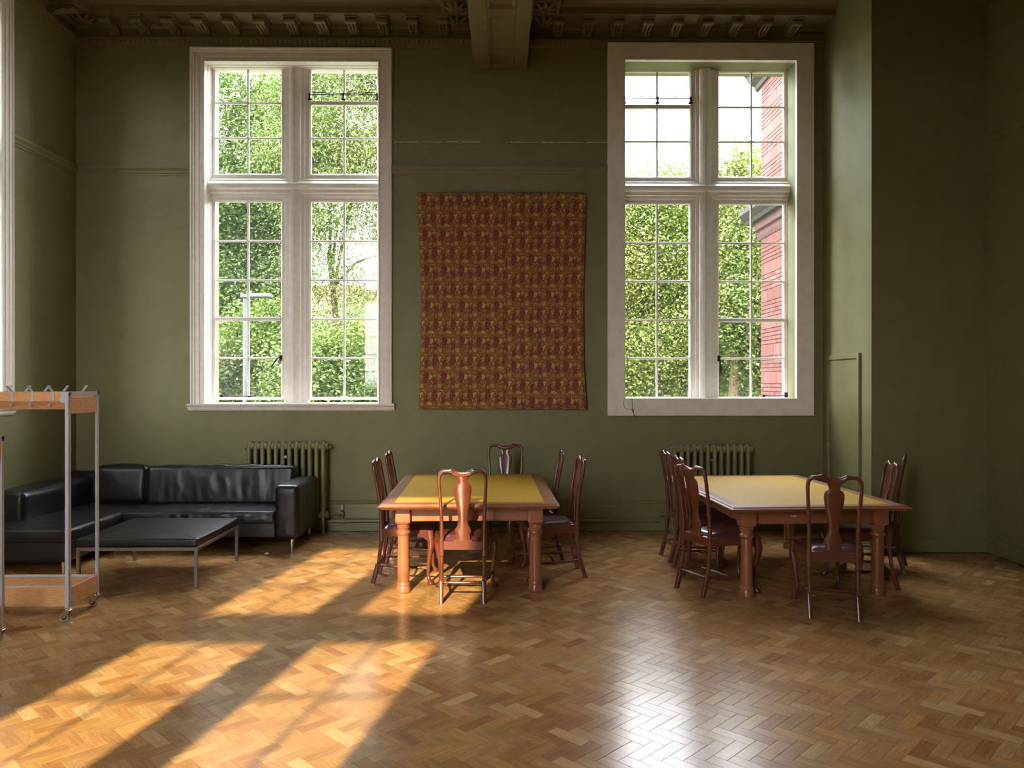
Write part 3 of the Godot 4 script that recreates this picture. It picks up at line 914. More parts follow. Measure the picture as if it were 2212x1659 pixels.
func make_chair() -> Node3D:
	# origin on the floor between the rear feet, facing -z
	var t := Node3D.new()
	# rear legs
	for s in [-1.0, 1.0]:
		var st := mb()
		var rr := []
		for e in [[0.0, 0.165, 0.016, 0.019, 5.0], [0.05, 0.165, 0.0165, 0.02, 5.0], [0.1, 0.165, 0.017, 0.02, 5.0], [0.168, 0.165, 0.018, 0.021, 5.0], [0.174, 0.165, 0.0135, 0.0135, 2.0], [0.22, 0.165, 0.0155, 0.0155, 2.0], [0.28, 0.165, 0.016, 0.016, 2.0], [0.35, 0.165, 0.0145, 0.0145, 2.0], [0.356, 0.166, 0.018, 0.019, 5.0], [0.42, 0.166, 0.018, 0.019, 5.0], [0.49, 0.166, 0.0165, 0.017, 4.0]]:
			rr.append([Vector3(s * e[1], e[0], lerp_table(BACK, e[0])), e[2], e[3], e[4]])
		stack(st, rr, 12, 50.0)
		part("leg", st, M.chair, t)
	# front cabriole legs
	for s in [-1.0, 1.0]:
		var st := mb()
		var rr := []
		for e in [[0.0, 0.236, -0.499, 0.024, 2.0], [0.008, 0.237, -0.5, 0.029, 2.0], [0.02, 0.236, -0.499, 0.029, 2.0], [0.03, 0.232, -0.494, 0.023, 2.0], [0.045, 0.222, -0.482, 0.0155, 2.0], [0.075, 0.216, -0.474, 0.0135, 2.0], [0.13, 0.216, -0.474, 0.0145, 2.0], [0.2, 0.222, -0.481, 0.018, 2.1], [0.27, 0.232, -0.492, 0.023, 2.3], [0.33, 0.241, -0.502, 0.028, 2.5], [0.37, 0.242, -0.503, 0.031, 2.7], [0.4, 0.236, -0.497, 0.031, 3.5], [0.462, 0.232, -0.492, 0.028, 4.0]]:
			rr.append([Vector3(s * e[1], e[0], e[2]), e[3], e[3], e[4]])
		stack(st, rr, 14, 60.0)
		# ear pieces beside the knee
		tube(st, [Vector3(s * 0.236, 0.385, -0.5), Vector3(s * 0.205, 0.39, -0.505), Vector3(s * 0.185, 0.4, -0.506)], [0.026, 0.016, 0.006], 8)
		tube(st, [Vector3(s * 0.238, 0.385, -0.495), Vector3(s * 0.236, 0.39, -0.46), Vector3(s * 0.232, 0.4, -0.44)], [0.026, 0.016, 0.006], 8)
		part("leg", st, M.chair, t)
	# back frame: posts and yoke crest in one sweep
	var line := [[0.484, 0.1655, 0.0165, 0.017], [0.54, 0.1655, 0.0155, 0.016], [0.62, 0.166, 0.0145, 0.015], [0.72, 0.1695, 0.0135, 0.0145], [0.82, 0.175, 0.013, 0.014], [0.9, 0.1795, 0.013, 0.014], [0.95, 0.181, 0.0135, 0.014], [0.98, 0.1785, 0.0145, 0.014], [1.0, 0.17, 0.0155, 0.014], [1.013, 0.156, 0.015, 0.014], [1.019, 0.14, 0.0138, 0.0138], [1.0205, 0.122, 0.0132, 0.0135], [1.0205, 0.104, 0.015, 0.0135], [1.021, 0.09, 0.0185, 0.013], [1.019, 0.08, 0.0235, 0.013], [1.008, 0.068, 0.0235, 0.013], [1.0, 0.05, 0.0235, 0.0125], [0.9955, 0.025, 0.0225, 0.012], [0.994, 0.0, 0.0222, 0.012]]
	var pts := []
	var ha := []
	var hb := []
	for e in line:
		pts.append(Vector3(-e[1], e[0], lerp_table(BACK, e[0])))
		ha.append(e[2])
		hb.append(e[3])
	for i in range(line.size() - 2, -1, -1):
		var e: Array = line[i]
		pts.append(Vector3(e[1], e[0], lerp_table(BACK, e[0])))
		ha.append(e[2])
		hb.append(e[3])
	var st := mb()
	var rows := []
	for i in pts.size():
		var tg: Vector3 = (pts[mini(i + 1, pts.size() - 1)] - pts[maxi(i - 1, 0)]).normalized()
		var absx := absf(pts[i].x)
		if absx < 0.11: tg = Vector3(1, 0, 0)
		var bn := (Vector3(0, 0, 1) - tg * tg.z).normalized()
		var nn := tg.cross(bn).normalized()
		var ring := []
		for k in 12:
			var e := sup(TAU * (k + 0.5) / 12.0, 2.6)
			ring.append(pts[i] + nn * e.x * ha[i] + bn * e.y * hb[i])
		rows.append(ring)
	grid(st, rows, true)
	cap(st, rows[0], Vector3.DOWN)
	cap(st, rows[-1], Vector3.DOWN)
	part("back_frame", st, M.chair, t)
	# vase splat
	var sp := [Vector2(0.478, 0.058), Vector2(0.50, 0.056), Vector2(0.514, 0.054), Vector2(0.522, 0.053), Vector2(0.532, 0.061), Vector2(0.545, 0.065), Vector2(0.562, 0.06), Vector2(0.585, 0.046), Vector2(0.61, 0.0385), Vector2(0.65, 0.0365), Vector2(0.70, 0.041), Vector2(0.76, 0.053), Vector2(0.82, 0.064), Vector2(0.87, 0.070), Vector2(0.9, 0.068), Vector2(0.918, 0.058), Vector2(0.926, 0.043), Vector2(0.932, 0.0375), Vector2(0.95, 0.040), Vector2(0.966, 0.046), Vector2(0.982, 0.055)]
	st = mb()
	rows = []
	for p in sp:
		var z := lerp_table(BACK, p.x)
		var ring := []
		for q in [[-1.0, -0.7], [-0.96, -1.0], [-0.5, -1.0], [0.0, -1.0], [0.5, -1.0], [0.96, -1.0], [1.0, -0.7], [1.0, 0.7], [0.96, 1.0], [0.5, 1.0], [0.0, 1.0], [-0.5, 1.0], [-0.96, 1.0], [-1.0, 0.7]]:
			ring.append(Vector3(q[0] * p.y, p.x, z + q[1] * 0.0062 + 0.006 * (1.0 - q[0] * q[0])))
		rows.append(ring)
	sweep_rows(st, rows, 180.0)
	cap(st, rows[-1], Vector3.UP)
	part("splat", st, M.chair, t)
	# seat rails
	st = mb()
	box2(st, Vector3(-0.152, 0.4, -0.086), Vector3(0.152, 0.468, -0.06), 0.003)
	box2(st, Vector3(-0.073, 0.465, -0.083), Vector3(0.073, 0.482, -0.06), 0.004)
	part("seat_rail", st, M.chair_x, t)
	st = mb()
	box2(st, Vector3(-0.212, 0.398, -0.517), Vector3(0.212, 0.462, -0.493), 0.004)
	part("seat_rail", st, M.chair_x, t)
	for s in [-1.0, 1.0]:
		st = mb()
		var a := Vector3(s * 0.168, 0.43, -0.08)
		var b := Vector3(s * 0.238, 0.43, -0.48)
		var d := (b - a).normalized()
		cbox(st, (a + b) / 2.0, Vector3(0.024, 0.066, a.distance_to(b)), 0.004, Basis(Vector3.UP.cross(d).normalized(), Vector3.UP, d))
		part("seat_rail", st, M.chair, t)
	# drop-in leather seat
	st = mb()
	rows = []
	for i in 15:
		var v := -1.0 + 2.0 * i / 14.0
		var row := []
		for j in 15:
			var u := -1.0 + 2.0 * j / 14.0
			var z := lerpf(-0.09, -0.503, (v + 1.0) / 2.0)
			var hw := lerpf(0.155, 0.232, (v + 1.0) / 2.0)
			var y := 0.458 + 0.038 * pow(maxf((1.0 - pow(absf(u), 7.0)) * (1.0 - pow(absf(v), 7.0)), 0.0), 0.55)
			row.append(Vector3(u * hw, y, z))
		rows.append(row)
	grid(st, rows)
	part("seat", st, M.seat, t)
	# turned stretchers
	var turned := func(a: Vector3, b: Vector3, r: float) -> SurfaceTool:
		var s2 := mb()
		var p := []
		var q := []
		for e in [[0.0, 0.75], [0.06, 0.75], [0.1, 1.25], [0.14, 0.8], [0.2, 0.95], [0.35, 1.1], [0.5, 1.15], [0.65, 1.1], [0.8, 0.95], [0.86, 0.8], [0.9, 1.25], [0.94, 0.75], [1.0, 0.75]]:
			p.append(a.lerp(b, e[0]))
			q.append(r * e[1])
		tube(s2, p, q, 10)
		return s2
	for s in [-1.0, 1.0]:
		var s2: SurfaceTool = turned.call(Vector3(s * 0.216, 0.135, -0.476), Vector3(s * 0.165, 0.15, -0.04), 0.0105)
		var mid := Vector3(s * 0.194, 0.141, -0.27)
		cbox(s2, mid, Vector3(0.026, 0.026, 0.05), 0.003, Basis(Vector3.UP, -s * 0.116))
		part("stretcher", s2, M.chair, t)
	part("stretcher", turned.call(Vector3(-0.194, 0.141, -0.27), Vector3(0.194, 0.141, -0.27), 0.0105), M.chair_x, t)
	part("stretcher", turned.call(Vector3(-0.165, 0.152, -0.042), Vector3(0.165, 0.152, -0.042), 0.0105), M.chair_x, t)
	return t

func chairs() -> void:
	var proto := make_chair()
	# x, distance, forward (x, away), label, group
	var list := [
		[-0.322, 5.955, Vector2(0.02, 1.0), "mahogany chair with its back to us at the sunlit table", "chairs round the sunlit table"],
		[0.015, 8.39, Vector2(0.0, -1.0), "mahogany chair at the far end of the sunlit table, facing us", "chairs round the sunlit table"],
		[-1.115, 6.745, Vector2(1.0, 0.0), "mahogany chair on the sofa side of the sunlit table, nearer one", "chairs round the sunlit table"],
		[-1.115, 7.45, Vector2(1.0, 0.02), "mahogany chair on the sofa side of the sunlit table, farther one", "chairs round the sunlit table"],
		[0.69, 6.915, Vector2(-0.995, -0.1), "mahogany chair pulled out from the sunlit table toward the shaded one", "chairs round the sunlit table"],
		[0.56, 7.5, Vector2(-1.0, 0.0), "mahogany chair tucked close to the sunlit table beside the pulled-out one", "chairs round the sunlit table"],
		[2.373, 5.525, Vector2(0.28, 0.96), "dark chair with its back to us at the shaded table", "chairs round the shaded table"],
		[1.5, 6.24, Vector2(0.906, 0.423), "nearest of three dark chairs along the shaded table's left side, turned aslant", "chairs round the shaded table"],
		[1.565, 6.94, Vector2(1.0, 0.03), "middle of three dark chairs along the shaded table's left side", "chairs round the shaded table"],
		[1.56, 7.47, Vector2(1.0, 0.05), "farthest of three dark chairs along the shaded table's left side", "chairs round the shaded table"],
		[3.27, 6.48, Vector2(-0.98, 0.196), "dark chair behind the shaded table's right corner, crest catching light", "chairs round the shaded table"],
		[3.66, 7.02, Vector2(-0.87, 0.49), "dark chair seen edge-on against the green wall block", "chairs round the shaded table"],
	]
	for i in list.size():
		var e: Array = list[i]
		var o: Node3D = proto if i == 0 else proto.duplicate()
		o.name = numbered("dining_chair")
		add_child(o)
		o.position = Vector3(e[0], 0, -e[1])
		o.rotation.y = atan2(-e[2].x, e[2].y)
		tag(o, e[3], "chair", e[4])

# ------------------------------------------------------------------ tables
func make_table() -> Node3D:
	var t := Node3D.new()
	var hw := 0.725
	var hl := 1.045
	var up := Basis(Vector3(1, 0, 0), Vector3(0, 0, -1), Vector3(0, 1, 0))
	var st := mb()
	rings(st, Rect2(-hw, -hl, hw * 2, hl * 2), [Vector2(0.16, 0.69), Vector2(0.035, 0.69), Vector2(0.03, 0.694), Vector2(0.022, 0.698), Vector2(0.02, 0.702), Vector2(0.01, 0.706), Vector2(0.002, 0.712), Vector2(0.0, 0.717), Vector2(0.006, 0.721), Vector2(0.02, 0.724), Vector2(0.022, 0.728), Vector2(0.03, 0.733), Vector2(0.04, 0.735), Vector2(0.118, 0.735), Vector2(0.118, 0.731), Vector2(0.125, 0.731)], Transform3D(up, Vector3.ZERO))
	part("tabletop", st, M.table, t)
	st = mb()
	box2(st, Vector3(-hw + 0.1185, 0.722, -hl + 0.1185), Vector3(hw - 0.1185, 0.7345, hl - 0.1185), 0.001)
	part("leather_inset", st, M.baize, t)
	for s in [-1.0, 1.0]:
		st = mb()
		box2(st, Vector3(-hw + 0.25, 0.582, s * (hl - 0.19) - 0.014), Vector3(hw - 0.25, 0.692, s * (hl - 0.19) + 0.014), 0.002)
		box2(st, Vector3(-hw + 0.25, 0.573, s * (hl - 0.19) - 0.017), Vector3(hw - 0.25, 0.584, s * (hl - 0.19) + 0.017), 0.004)
		part("apron", st, M.table, t)
		st = mb()
		box2(st, Vector3(s * (hw - 0.19) - 0.014, 0.582, -hl + 0.25), Vector3(s * (hw - 0.19) + 0.014, 0.692, hl - 0.25), 0.002)
		box2(st, Vector3(s * (hw - 0.19) - 0.017, 0.573, -hl + 0.25), Vector3(s * (hw - 0.19) + 0.017, 0.584, hl - 0.25), 0.004)
		part("apron", st, M.table_z, t)
	var leg := mb()
	var blk := []
	for e in [[0.553, 0.05, 2.6], [0.558, 0.056, 4.0], [0.568, 0.0605, 9.0], [0.582, 0.062, 14.0], [0.692, 0.062, 14.0]]: blk.append([Vector3(0, e[0], 0), e[1], e[1], e[2]])
	stack(leg, blk, 40, 60.0)
	lathe(leg, [Vector2(0.054, 0.0), Vector2(0.058, 0.004), Vector2(0.0585, 0.02), Vector2(0.056, 0.036), Vector2(0.051, 0.05), Vector2(0.050, 0.056), Vector2(0.055, 0.06), Vector2(0.056, 0.068), Vector2(0.053, 0.074), Vector2(0.052, 0.078), Vector2(0.0495, 0.082), Vector2(0.049, 0.2), Vector2(0.0475, 0.34), Vector2(0.0455, 0.45), Vector2(0.0455, 0.458), Vector2(0.048, 0.462), Vector2(0.05, 0.468), Vector2(0.055, 0.474), Vector2(0.058, 0.482), Vector2(0.056, 0.492), Vector2(0.05, 0.5), Vector2(0.046, 0.506), Vector2(0.046, 0.512), Vector2(0.05, 0.518), Vector2(0.052, 0.526), Vector2(0.051, 0.536), Vector2(0.0535, 0.54), Vector2(0.0535, 0.548), Vector2(0.05, 0.553)], 32, Transform3D(), 24.0)
	var lm := done(leg)
	for x in [-1.0, 1.0]:
		for z in [-1.0, 1.0]:
			inst("leg", lm, M.table_leg, t, Transform3D(Basis(), Vector3(x * (hw - 0.187), 0, z * (hl - 0.187))))
	return t

func tables() -> void:
	var a := make_table()
	var b: Node3D = a.duplicate()
	a.name = numbered("reading_table")
	add_child(a)
	a.position = Vector3(-0.302, 0, -7.175)
	a.rotation_degrees.y = 1.3
	tag(a, "wooden reading table with yellow leather top lit by the sun", "table", "reading tables")
	b.name = numbered("reading_table")
	add_child(b)
	b.position = Vector3(2.43, 0, -7.03)
	b.rotation_degrees.y = 2.8
	tag(b, "wooden reading table with yellow leather top in the shade", "table", "reading tables")
	var st := mb()
	box2(st, Vector3(-0.18, 0.628, 0.868), Vector3(-0.135, 0.64, 0.8705), 0.0005)
	part("name_plate", st, M.label, b)

# ------------------------------------------------------------------ sofa and bench
func sofa() -> void:
	var s := thing("corner_sofa", "black leather corner sofa with chrome feet", "sofa", Vector3(-3.4, 0, -8.0))
	var o := Vector3(3.4, 0, 8.0)
	var part_soft := func(called: String, a: Vector3, b: Vector3, r: float, bulge: float, amp: float, freq: float, m: int, stretch := Vector3.ONE, tilt := 0.0) -> void:
		var st := mb()
		softbox(st, (a + b) / 2.0 + o, (b - a).abs(), r, bulge, amp, freq, m, Basis(Vector3(1, 0, 0), tilt), stretch)
		part(called, st, M.leather, s)
	part_soft.call("base", Vector3(-4.84, 0.125, -8.64), Vector3(-2.315, 0.345, -7.845), 0.018, 0.004, 0.003, 3.0, 14)
	part_soft.call("base", Vector3(-4.84, 0.105, -7.9), Vector3(-3.875, 0.33, -6.89), 0.03, 0.005, 0.003, 3.0, 12)
	part_soft.call("seat_cushion", Vector3(-3.88, 0.27, -8.5), Vector3(-2.325, 0.396, -7.836), 0.022, 0.008, 0.016, 3.6, 60, Vector3(1.2, 1.0, 0.45))
	part_soft.call("seat_cushion", Vector3(-4.84, 0.27, -8.5), Vector3(-3.868, 0.394, -6.882), 0.022, 0.012, 0.012, 2.2, 30)
	part_soft.call("arm", Vector3(-2.312, 0.118, -8.645), Vector3(-2.078, 0.665, -7.8), 0.045, 0.008, 0.005, 4.0, 18)
	part_soft.call("corner_cushion", Vector3(-4.43, 0.39, -8.6), Vector3(-3.865, 0.795, -8.38), 0.06, 0.02, 0.008, 3.0, 16, Vector3.ONE, -0.12)
	part_soft.call("back_cushion", Vector3(-3.868, 0.37, -8.6), Vector3(-2.28, 0.79, -8.39), 0.04, 0.012, 0.018, 3.4, 64, Vector3(1.3, 0.3, 1.0), -0.12)
	for x in [-3.385, -2.85]:
		var sm := mb()
		var run := []
		for k in 10:
			var v := k / 9.0
			run.append(Vector3(x - 0.012 * v, lerpf(0.39, 0.77, v), lerpf(-8.362, -8.412, v)) + o)
		tube(sm, run, 0.003, 6)
		part("seam", sm, M.stitch, s)
	part_soft.call("backrest", Vector3(-4.8, 0.30, -8.65), Vector3(-2.3, 0.73, -8.5), 0.05, 0.003, 0.0, 3.0, 10)
	part_soft.call("backrest", Vector3(-4.85, 0.30, -8.62), Vector3(-4.5, 0.675, -7.29), 0.06, 0.01, 0.008, 2.5, 20)
	for p in [Vector3(-2.16, 0, -7.885), Vector3(-2.165, 0, -8.6), Vector3(-3.93, 0, -6.93), Vector3(-3.92, 0, -7.82), Vector3(-4.78, 0, -6.93), Vector3(-4.78, 0, -8.58), Vector3(-3.0, 0, -8.58)]:
		var st := mb()
		lathe(st, [Vector2(0.012, 0.0), Vector2(0.014, 0.002), Vector2(0.022, 0.13), Vector2(0.022, 0.14)], 16, Transform3D(Basis(), p + o))
		part("foot", st, M.chrome, s)

func bench() -> void:
	var s := thing("leather_bench", "low square black leather bench on a steel frame", "bench", Vector3(-3.045, 0, -6.935))
	var h := 0.5
	var st: SurfaceTool
	for x in [-1.0, 1.0]:
		for z in [-1.0, 1.0]:
			st = mb()
			cbox(st, Vector3(x * (h - 0.0135), 0.1675, z * (h - 0.0135)), Vector3(0.026, 0.335, 0.026), 0.0015)
			part("leg", st, M.brushed, s)
	for k in [-1.0, 1.0]:
		st = mb()
		cbox(st, Vector3(0, 0.3205, k * (h - 0.0135)), Vector3(2 * h - 0.054, 0.029, 0.026), 0.0015)
		part("rail", st, M.brushed, s)
		st = mb()
		cbox(st, Vector3(k * (h - 0.0135), 0.3205, 0), Vector3(0.026, 0.029, 2 * h - 0.054), 0.0015)
		part("rail", st, M.brushed, s)
	st = mb()
	softbox(st, Vector3(0, 0.3715, 0), Vector3(2 * h, 0.072, 2 * h), 0.016, 0.006, 0.0025, 4.0, 20)
	var cu := part("cushion", st, M.leather, s)
	for k in [-1.0, 1.0]:
		var p := []
		for i in 25:
			var u := -0.97 + 1.94 * i / 24.0
			p.append(Vector3(u * h, 0.4085 + 0.006 * pow(1.0 - u * u, 2.0), k * u * h))
		st = mb()
		tube(st, p, 0.0016, 6)
		part("seam", st, M.stitch, cu)

# ------------------------------------------------------------------ coat racks
func caster(parent: Node, p: Vector3) -> void:
	var st := mb()
	lathe(st, [Vector2(0.016, 0.098), Vector2(0.02, 0.094), Vector2(0.02, 0.084), Vector2(0.012, 0.078)], 14, Transform3D(Basis(), p))
	for s in [-1.0, 1.0]:
		extrude(st, PackedVector2Array([Vector2(0.02, 0.082), Vector2(-0.02, 0.082), Vector2(-0.036, 0.04), Vector2(-0.034, 0.024), Vector2(-0.018, 0.022), Vector2(0.014, 0.058)]), 0.003, Transform3D(Basis(), p + Vector3(0, 0, s * 0.016)))
	cbox(st, p + Vector3(0, 0.08, 0), Vector3(0.044, 0.008, 0.036), 0.002)
	var c := part("caster", st, M.chrome, parent)
	st = mb()
	var axis := Transform3D(Basis(Vector3(1, 0, 0), PI / 2.0), p + Vector3(-0.022, 0.031, 0))
	lathe(st, [Vector2(0.02, -0.011), Vector2(0.028, -0.011), Vector2(0.031, -0.007), Vector2(0.031, 0.007), Vector2(0.028, 0.011), Vector2(0.02, 0.011)], 24, axis)
	part("tyre", st, M.tyre, c)
	st = mb()
	lathe(st, [Vector2(0.004, -0.0125), Vector2(0.02, -0.0115), Vector2(0.02, 0.0115), Vector2(0.004, 0.0125)], 20, axis)
	part("wheel", st, M.rubber, c)

func hook(st: SurfaceTool, p: Vector3, dz: float) -> void:
	# flat bent strap: plate on the board's face, blade rising over the top edge, small lip below
	cbox(st, p + Vector3(0, -0.03, dz * 0.002), Vector3(0.021, 0.07, 0.003), 0.0006)
	var d := Vector3(0, 0.6, dz * 0.8)
	cbox(st, p + d * 0.036 + Vector3(0, 0.002, 0), Vector3(0.021, 0.074, 0.003), 0.0008, Basis(Vector3(1, 0, 0), d, Vector3(1, 0, 0).cross(d)))
	cbox(st, p + Vector3(0, -0.066, dz * 0.014), Vector3(0.021, 0.003, 0.028), 0.0006)
	for y in [-0.012, -0.036]:
		lathe(st, [Vector2(0.0035, 0.0), Vector2(0.002, 0.0018)], 8, Transform3D(Basis(Vector3(1, 0, 0), dz * PI / 2.0), p + Vector3(0, y, dz * 0.0035)))

func rack(label: String, at: Vector3, length: float, top: float, full: bool) -> void:
	# origin on the floor under the right-hand end, between its posts; runs to -x
	var s := thing("coat_rack", label, "coat rack", at, 0.0, "wheeled coat racks")
	var hz := 0.205
	var st: SurfaceTool
	for x in [-0.0, -length]:
		var sx := 1.0 if x == 0.0 else -1.0
		for z in [-hz, hz]:
			st = mb()
			var sz := -1.0 if z < 0 else 1.0
			box2(st, Vector3(x, 0.09, z), Vector3(x - sx * 0.03, top, z - sz * 0.004), 0.0008)
			box2(st, Vector3(x, 0.09, z), Vector3(x - sx * 0.004, top, z - sz * 0.026), 0.0008)
			box2(st, Vector3(x - sx * 0.028, top - 0.075, z), Vector3(x - sx * 0.062, top, z - sz * 0.004), 0.0008)
			for y in [0.125, 0.165, top - 0.06, top - 0.13]:
				lathe(st, [Vector2(0.005, 0.0), Vector2(0.003, 0.002)], 8, Transform3D(Basis(Vector3(1, 0, 0), sz * PI / 2.0), Vector3(x - sx * 0.015, y, z)))
			part("post", st, M.steel, s)
			caster(s, Vector3(x - sx * 0.018, 0, z - sz * 0.012))
		st = mb()
		box2(st, Vector3(x, top - 0.03, -hz), Vector3(x - sx * 0.004, top, hz), 0.0008)
		part("end_rail", st, M.steel, s)
		st = mb()
		box2(st, Vector3(x - sx * 0.002, top - 0.155, -hz + 0.024), Vector3(x - sx * 0.018, top - 0.038, hz - 0.024), 0.0015)
		part("end_board", st, M.beech_z, s)
		st = mb()
		box2(st, Vector3(x - sx * 0.002, 0.108, -hz + 0.024), Vector3(x - sx * 0.018, 0.24, hz - 0.024), 0.0015)
		part("end_board", st, M.beech_z, s)
	for z in [-hz + 0.006, hz - 0.022]:
		st = mb()
		box2(st, Vector3(-0.03, 0.108, z), Vector3(-length + 0.03, 0.24, z + 0.016), 0.0015)
		part("side_board", st, M.beech, s)
	st = mb()
	box2(st, Vector3(-0.03, 0.232, -hz + 0.03), Vector3(-length + 0.03, 0.237, -hz + 0.055), 0.0)
	box2(st, Vector3(-0.03, 0.236, hz - 0.046), Vector3(-length + 0.03, 0.246, hz - 0.024), 0.001)
	part("shelf_rail", st, M.steel, s)
	st = mb()
	box2(st, Vector3(-0.03, top - 0.066, hz - 0.03), Vector3(-length + 0.03, top, hz - 0.008), 0.002)
	part("top_board", st, M.beech, s)
	st = mb()
	box2(st, Vector3(-0.03, top - 0.135, -hz + 0.008), Vector3(-length + 0.03, top, -hz + 0.03), 0.002)
	part("top_board", st, M.beech, s)
	var x2 := -0.118
	while x2 > -length + 0.16:
		st = mb()
		hook(st, Vector3(x2, top, hz - 0.007), 1.0)
		part("hook", st, M.steel, s)
		st = mb()
		hook(st, Vector3(x2 - 0.004, top, -hz + 0.007), -1.0)
		part("hook", st, M.steel, s)
		st = mb()
		tube(st, [Vector3(x2 - 0.09, top - 0.105, -hz + 0.03), Vector3(x2 - 0.086, top - 0.105, -hz + 0.05), Vector3(x2 - 0.08, top - 0.1, -hz + 0.065)], [0.006, 0.007, 0.011], 8)
		part("peg", st, M.steel, s)
		x2 -= 0.144

# ------------------------------------------------------------------ radiators and pipe
func radiator(label: String, x0: float, top: float, flip: float) -> void:
	var n := 12
	var sp := 0.0755
	var s := thing("radiator", label, "radiator", Vector3(x0, 0, -8.76), 0.0, "cast iron column radiators")
	var st := mb()
	var path := []
	path.append(Vector3(0, 0.175, 0.058))
	path.append(Vector3(0, 0.2, 0.06))
	path.append(Vector3(0, top - 0.07, 0.06))
	for k in range(1, 8):
		var a := PI * k / 8.0
		path.append(Vector3(0, top - 0.07 + 0.046 * sin(a), 0.06 * cos(a)))
	path.append(Vector3(0, top - 0.07, -0.06))
	path.append(Vector3(0, 0.2, -0.06))
	path.append(Vector3(0, 0.175, -0.058))
	tube(st, path, 0.026, 12)
	tube(st, [Vector3(0, 0.178, 0.058), Vector3(0, 0.172, 0.03), Vector3(0, 0.172, -0.03), Vector3(0, 0.178, -0.058)], 0.0245, 12)
	tube(st, [Vector3(0, top - 0.11, 0.0), Vector3(0, 0.2, 0.0)], 0.016, 10)
	var sm := done(st)
	for k in n:
		inst("section", sm, M.wall_gloss, s, Transform3D(Basis(), Vector3(k * sp, 0, 0)))
	st = mb()
	for y in [top - 0.055, 0.215]:
		for k in n + 1:
			var turn := Transform3D(Basis(Vector3(0, 0, 1), PI / 2.0), Vector3((k - 0.5) * sp, y, 0.042))
			lathe(st, [Vector2(0.03, -0.02), Vector2(0.037, -0.012), Vector2(0.039, 0.0), Vector2(0.037, 0.012), Vector2(0.03, 0.02)], 14, turn)
	part("hub", st, M.wall_gloss, s)
	for k in [0, n - 1]:
		for z in [-0.055, 0.055]:
			st = mb()
			lathe(st, [Vector2(0.026, 0.0), Vector2(0.026, 0.008), Vector2(0.014, 0.02), Vector2(0.012, 0.07), Vector2(0.018, 0.18)], 12, Transform3D(Basis(), Vector3(k * sp, 0, z)))
			part("foot", st, M.wall_gloss, s)
	st = mb()
	var vx := (n - 0.5) * sp if flip > 0.0 else -0.5 * sp
	tube(st, [Vector3(vx, top - 0.06, 0.03), Vector3(vx + flip * 0.03, top - 0.06, 0.03), Vector3(vx + flip * 0.05, top - 0.06, 0.03)], [0.02, 0.012, 0.008], 10)
	cbox(st, Vector3(vx + flip * 0.045, top - 0.062, 0.03), Vector3(0.012, 0.024, 0.024), 0.003)
	part("vent_plug", st, M.wall_gloss, s)
	st = mb()
	lathe(st, [Vector2(0.0, 0.012), Vector2(0.015, 0.01), Vector2(0.017, 0.0), Vector2(0.017, -0.012)], 16, Transform3D(Basis(Vector3(1, 0, 0), PI / 2.0), Vector3(5.45 * sp, top - 0.17, 0.07)))
	tube(st, [Vector3(5.45 * sp, top - 0.17, 0.06), Vector3(5.45 * sp, top - 0.17, -0.12)], 0.006, 8)
	part("wall_tie", st, M.brass, s)

func pipes() -> void:
	var s := thing("heating_pipe", "green heating pipe along the skirting between the radiators", "pipe", Vector3(0, 0, -8.848))
	var st := mb()
	tube(st, [Vector3(-2.2, 0.122, 0), Vector3(1.78, 0.122, 0)], 0.023, 14)
	for x in [-1.85, -1.2, -0.1, 0.95, 1.76]:
		tube(st, [Vector3(x - 0.035, 0.122, 0), Vector3(x + 0.035, 0.122, 0)], 0.028, 14)
	part("main_pipe", st, M.wall_gloss, s)
	st = mb()
	tube(st, [Vector3(-1.972, 0.215, 0.09), Vector3(-1.86, 0.2, 0.05), Vector3(-1.855, 0.2, 0.0)], 0.015, 12)
	tube(st, [Vector3(-1.853, 0.122, 0.0), Vector3(-1.853, 0.27, 0.0)], 0.016, 12)
	lathe(st, [Vector2(0.022, -0.02), Vector2(0.03, -0.01), Vector2(0.03, 0.012), Vector2(0.02, 0.022)], 14, Transform3D(Basis(), Vector3(-1.853, 0.2, 0)))
	part("branch", st, M.wall_gloss, s)
	st = mb()
	lathe(st, [Vector2(0.012, 0.25), Vector2(0.02, 0.255), Vector2(0.021, 0.30), Vector2(0.016, 0.31)], 14, Transform3D(Basis(), Vector3(-1.853, 0, 0)))
	cbox(st, Vector3(-1.853, 0.218, 0.03), Vector3(0.05, 0.012, 0.012), 0.003)
	part("valve", st, M.steel, s)
	st = mb()
	tube(st, [Vector3(1.76, 0.122, 0), Vector3(1.78, 0.128, 0), Vector3(1.786, 0.15, 0), Vector3(1.786, 0.18, 0), Vector3(1.79, 0.195, 0.01), Vector3(1.81, 0.208, 0.05), Vector3(1.866, 0.215, 0.1)], 0.018, 12)
	part("riser", st, M.wall_gloss, s)

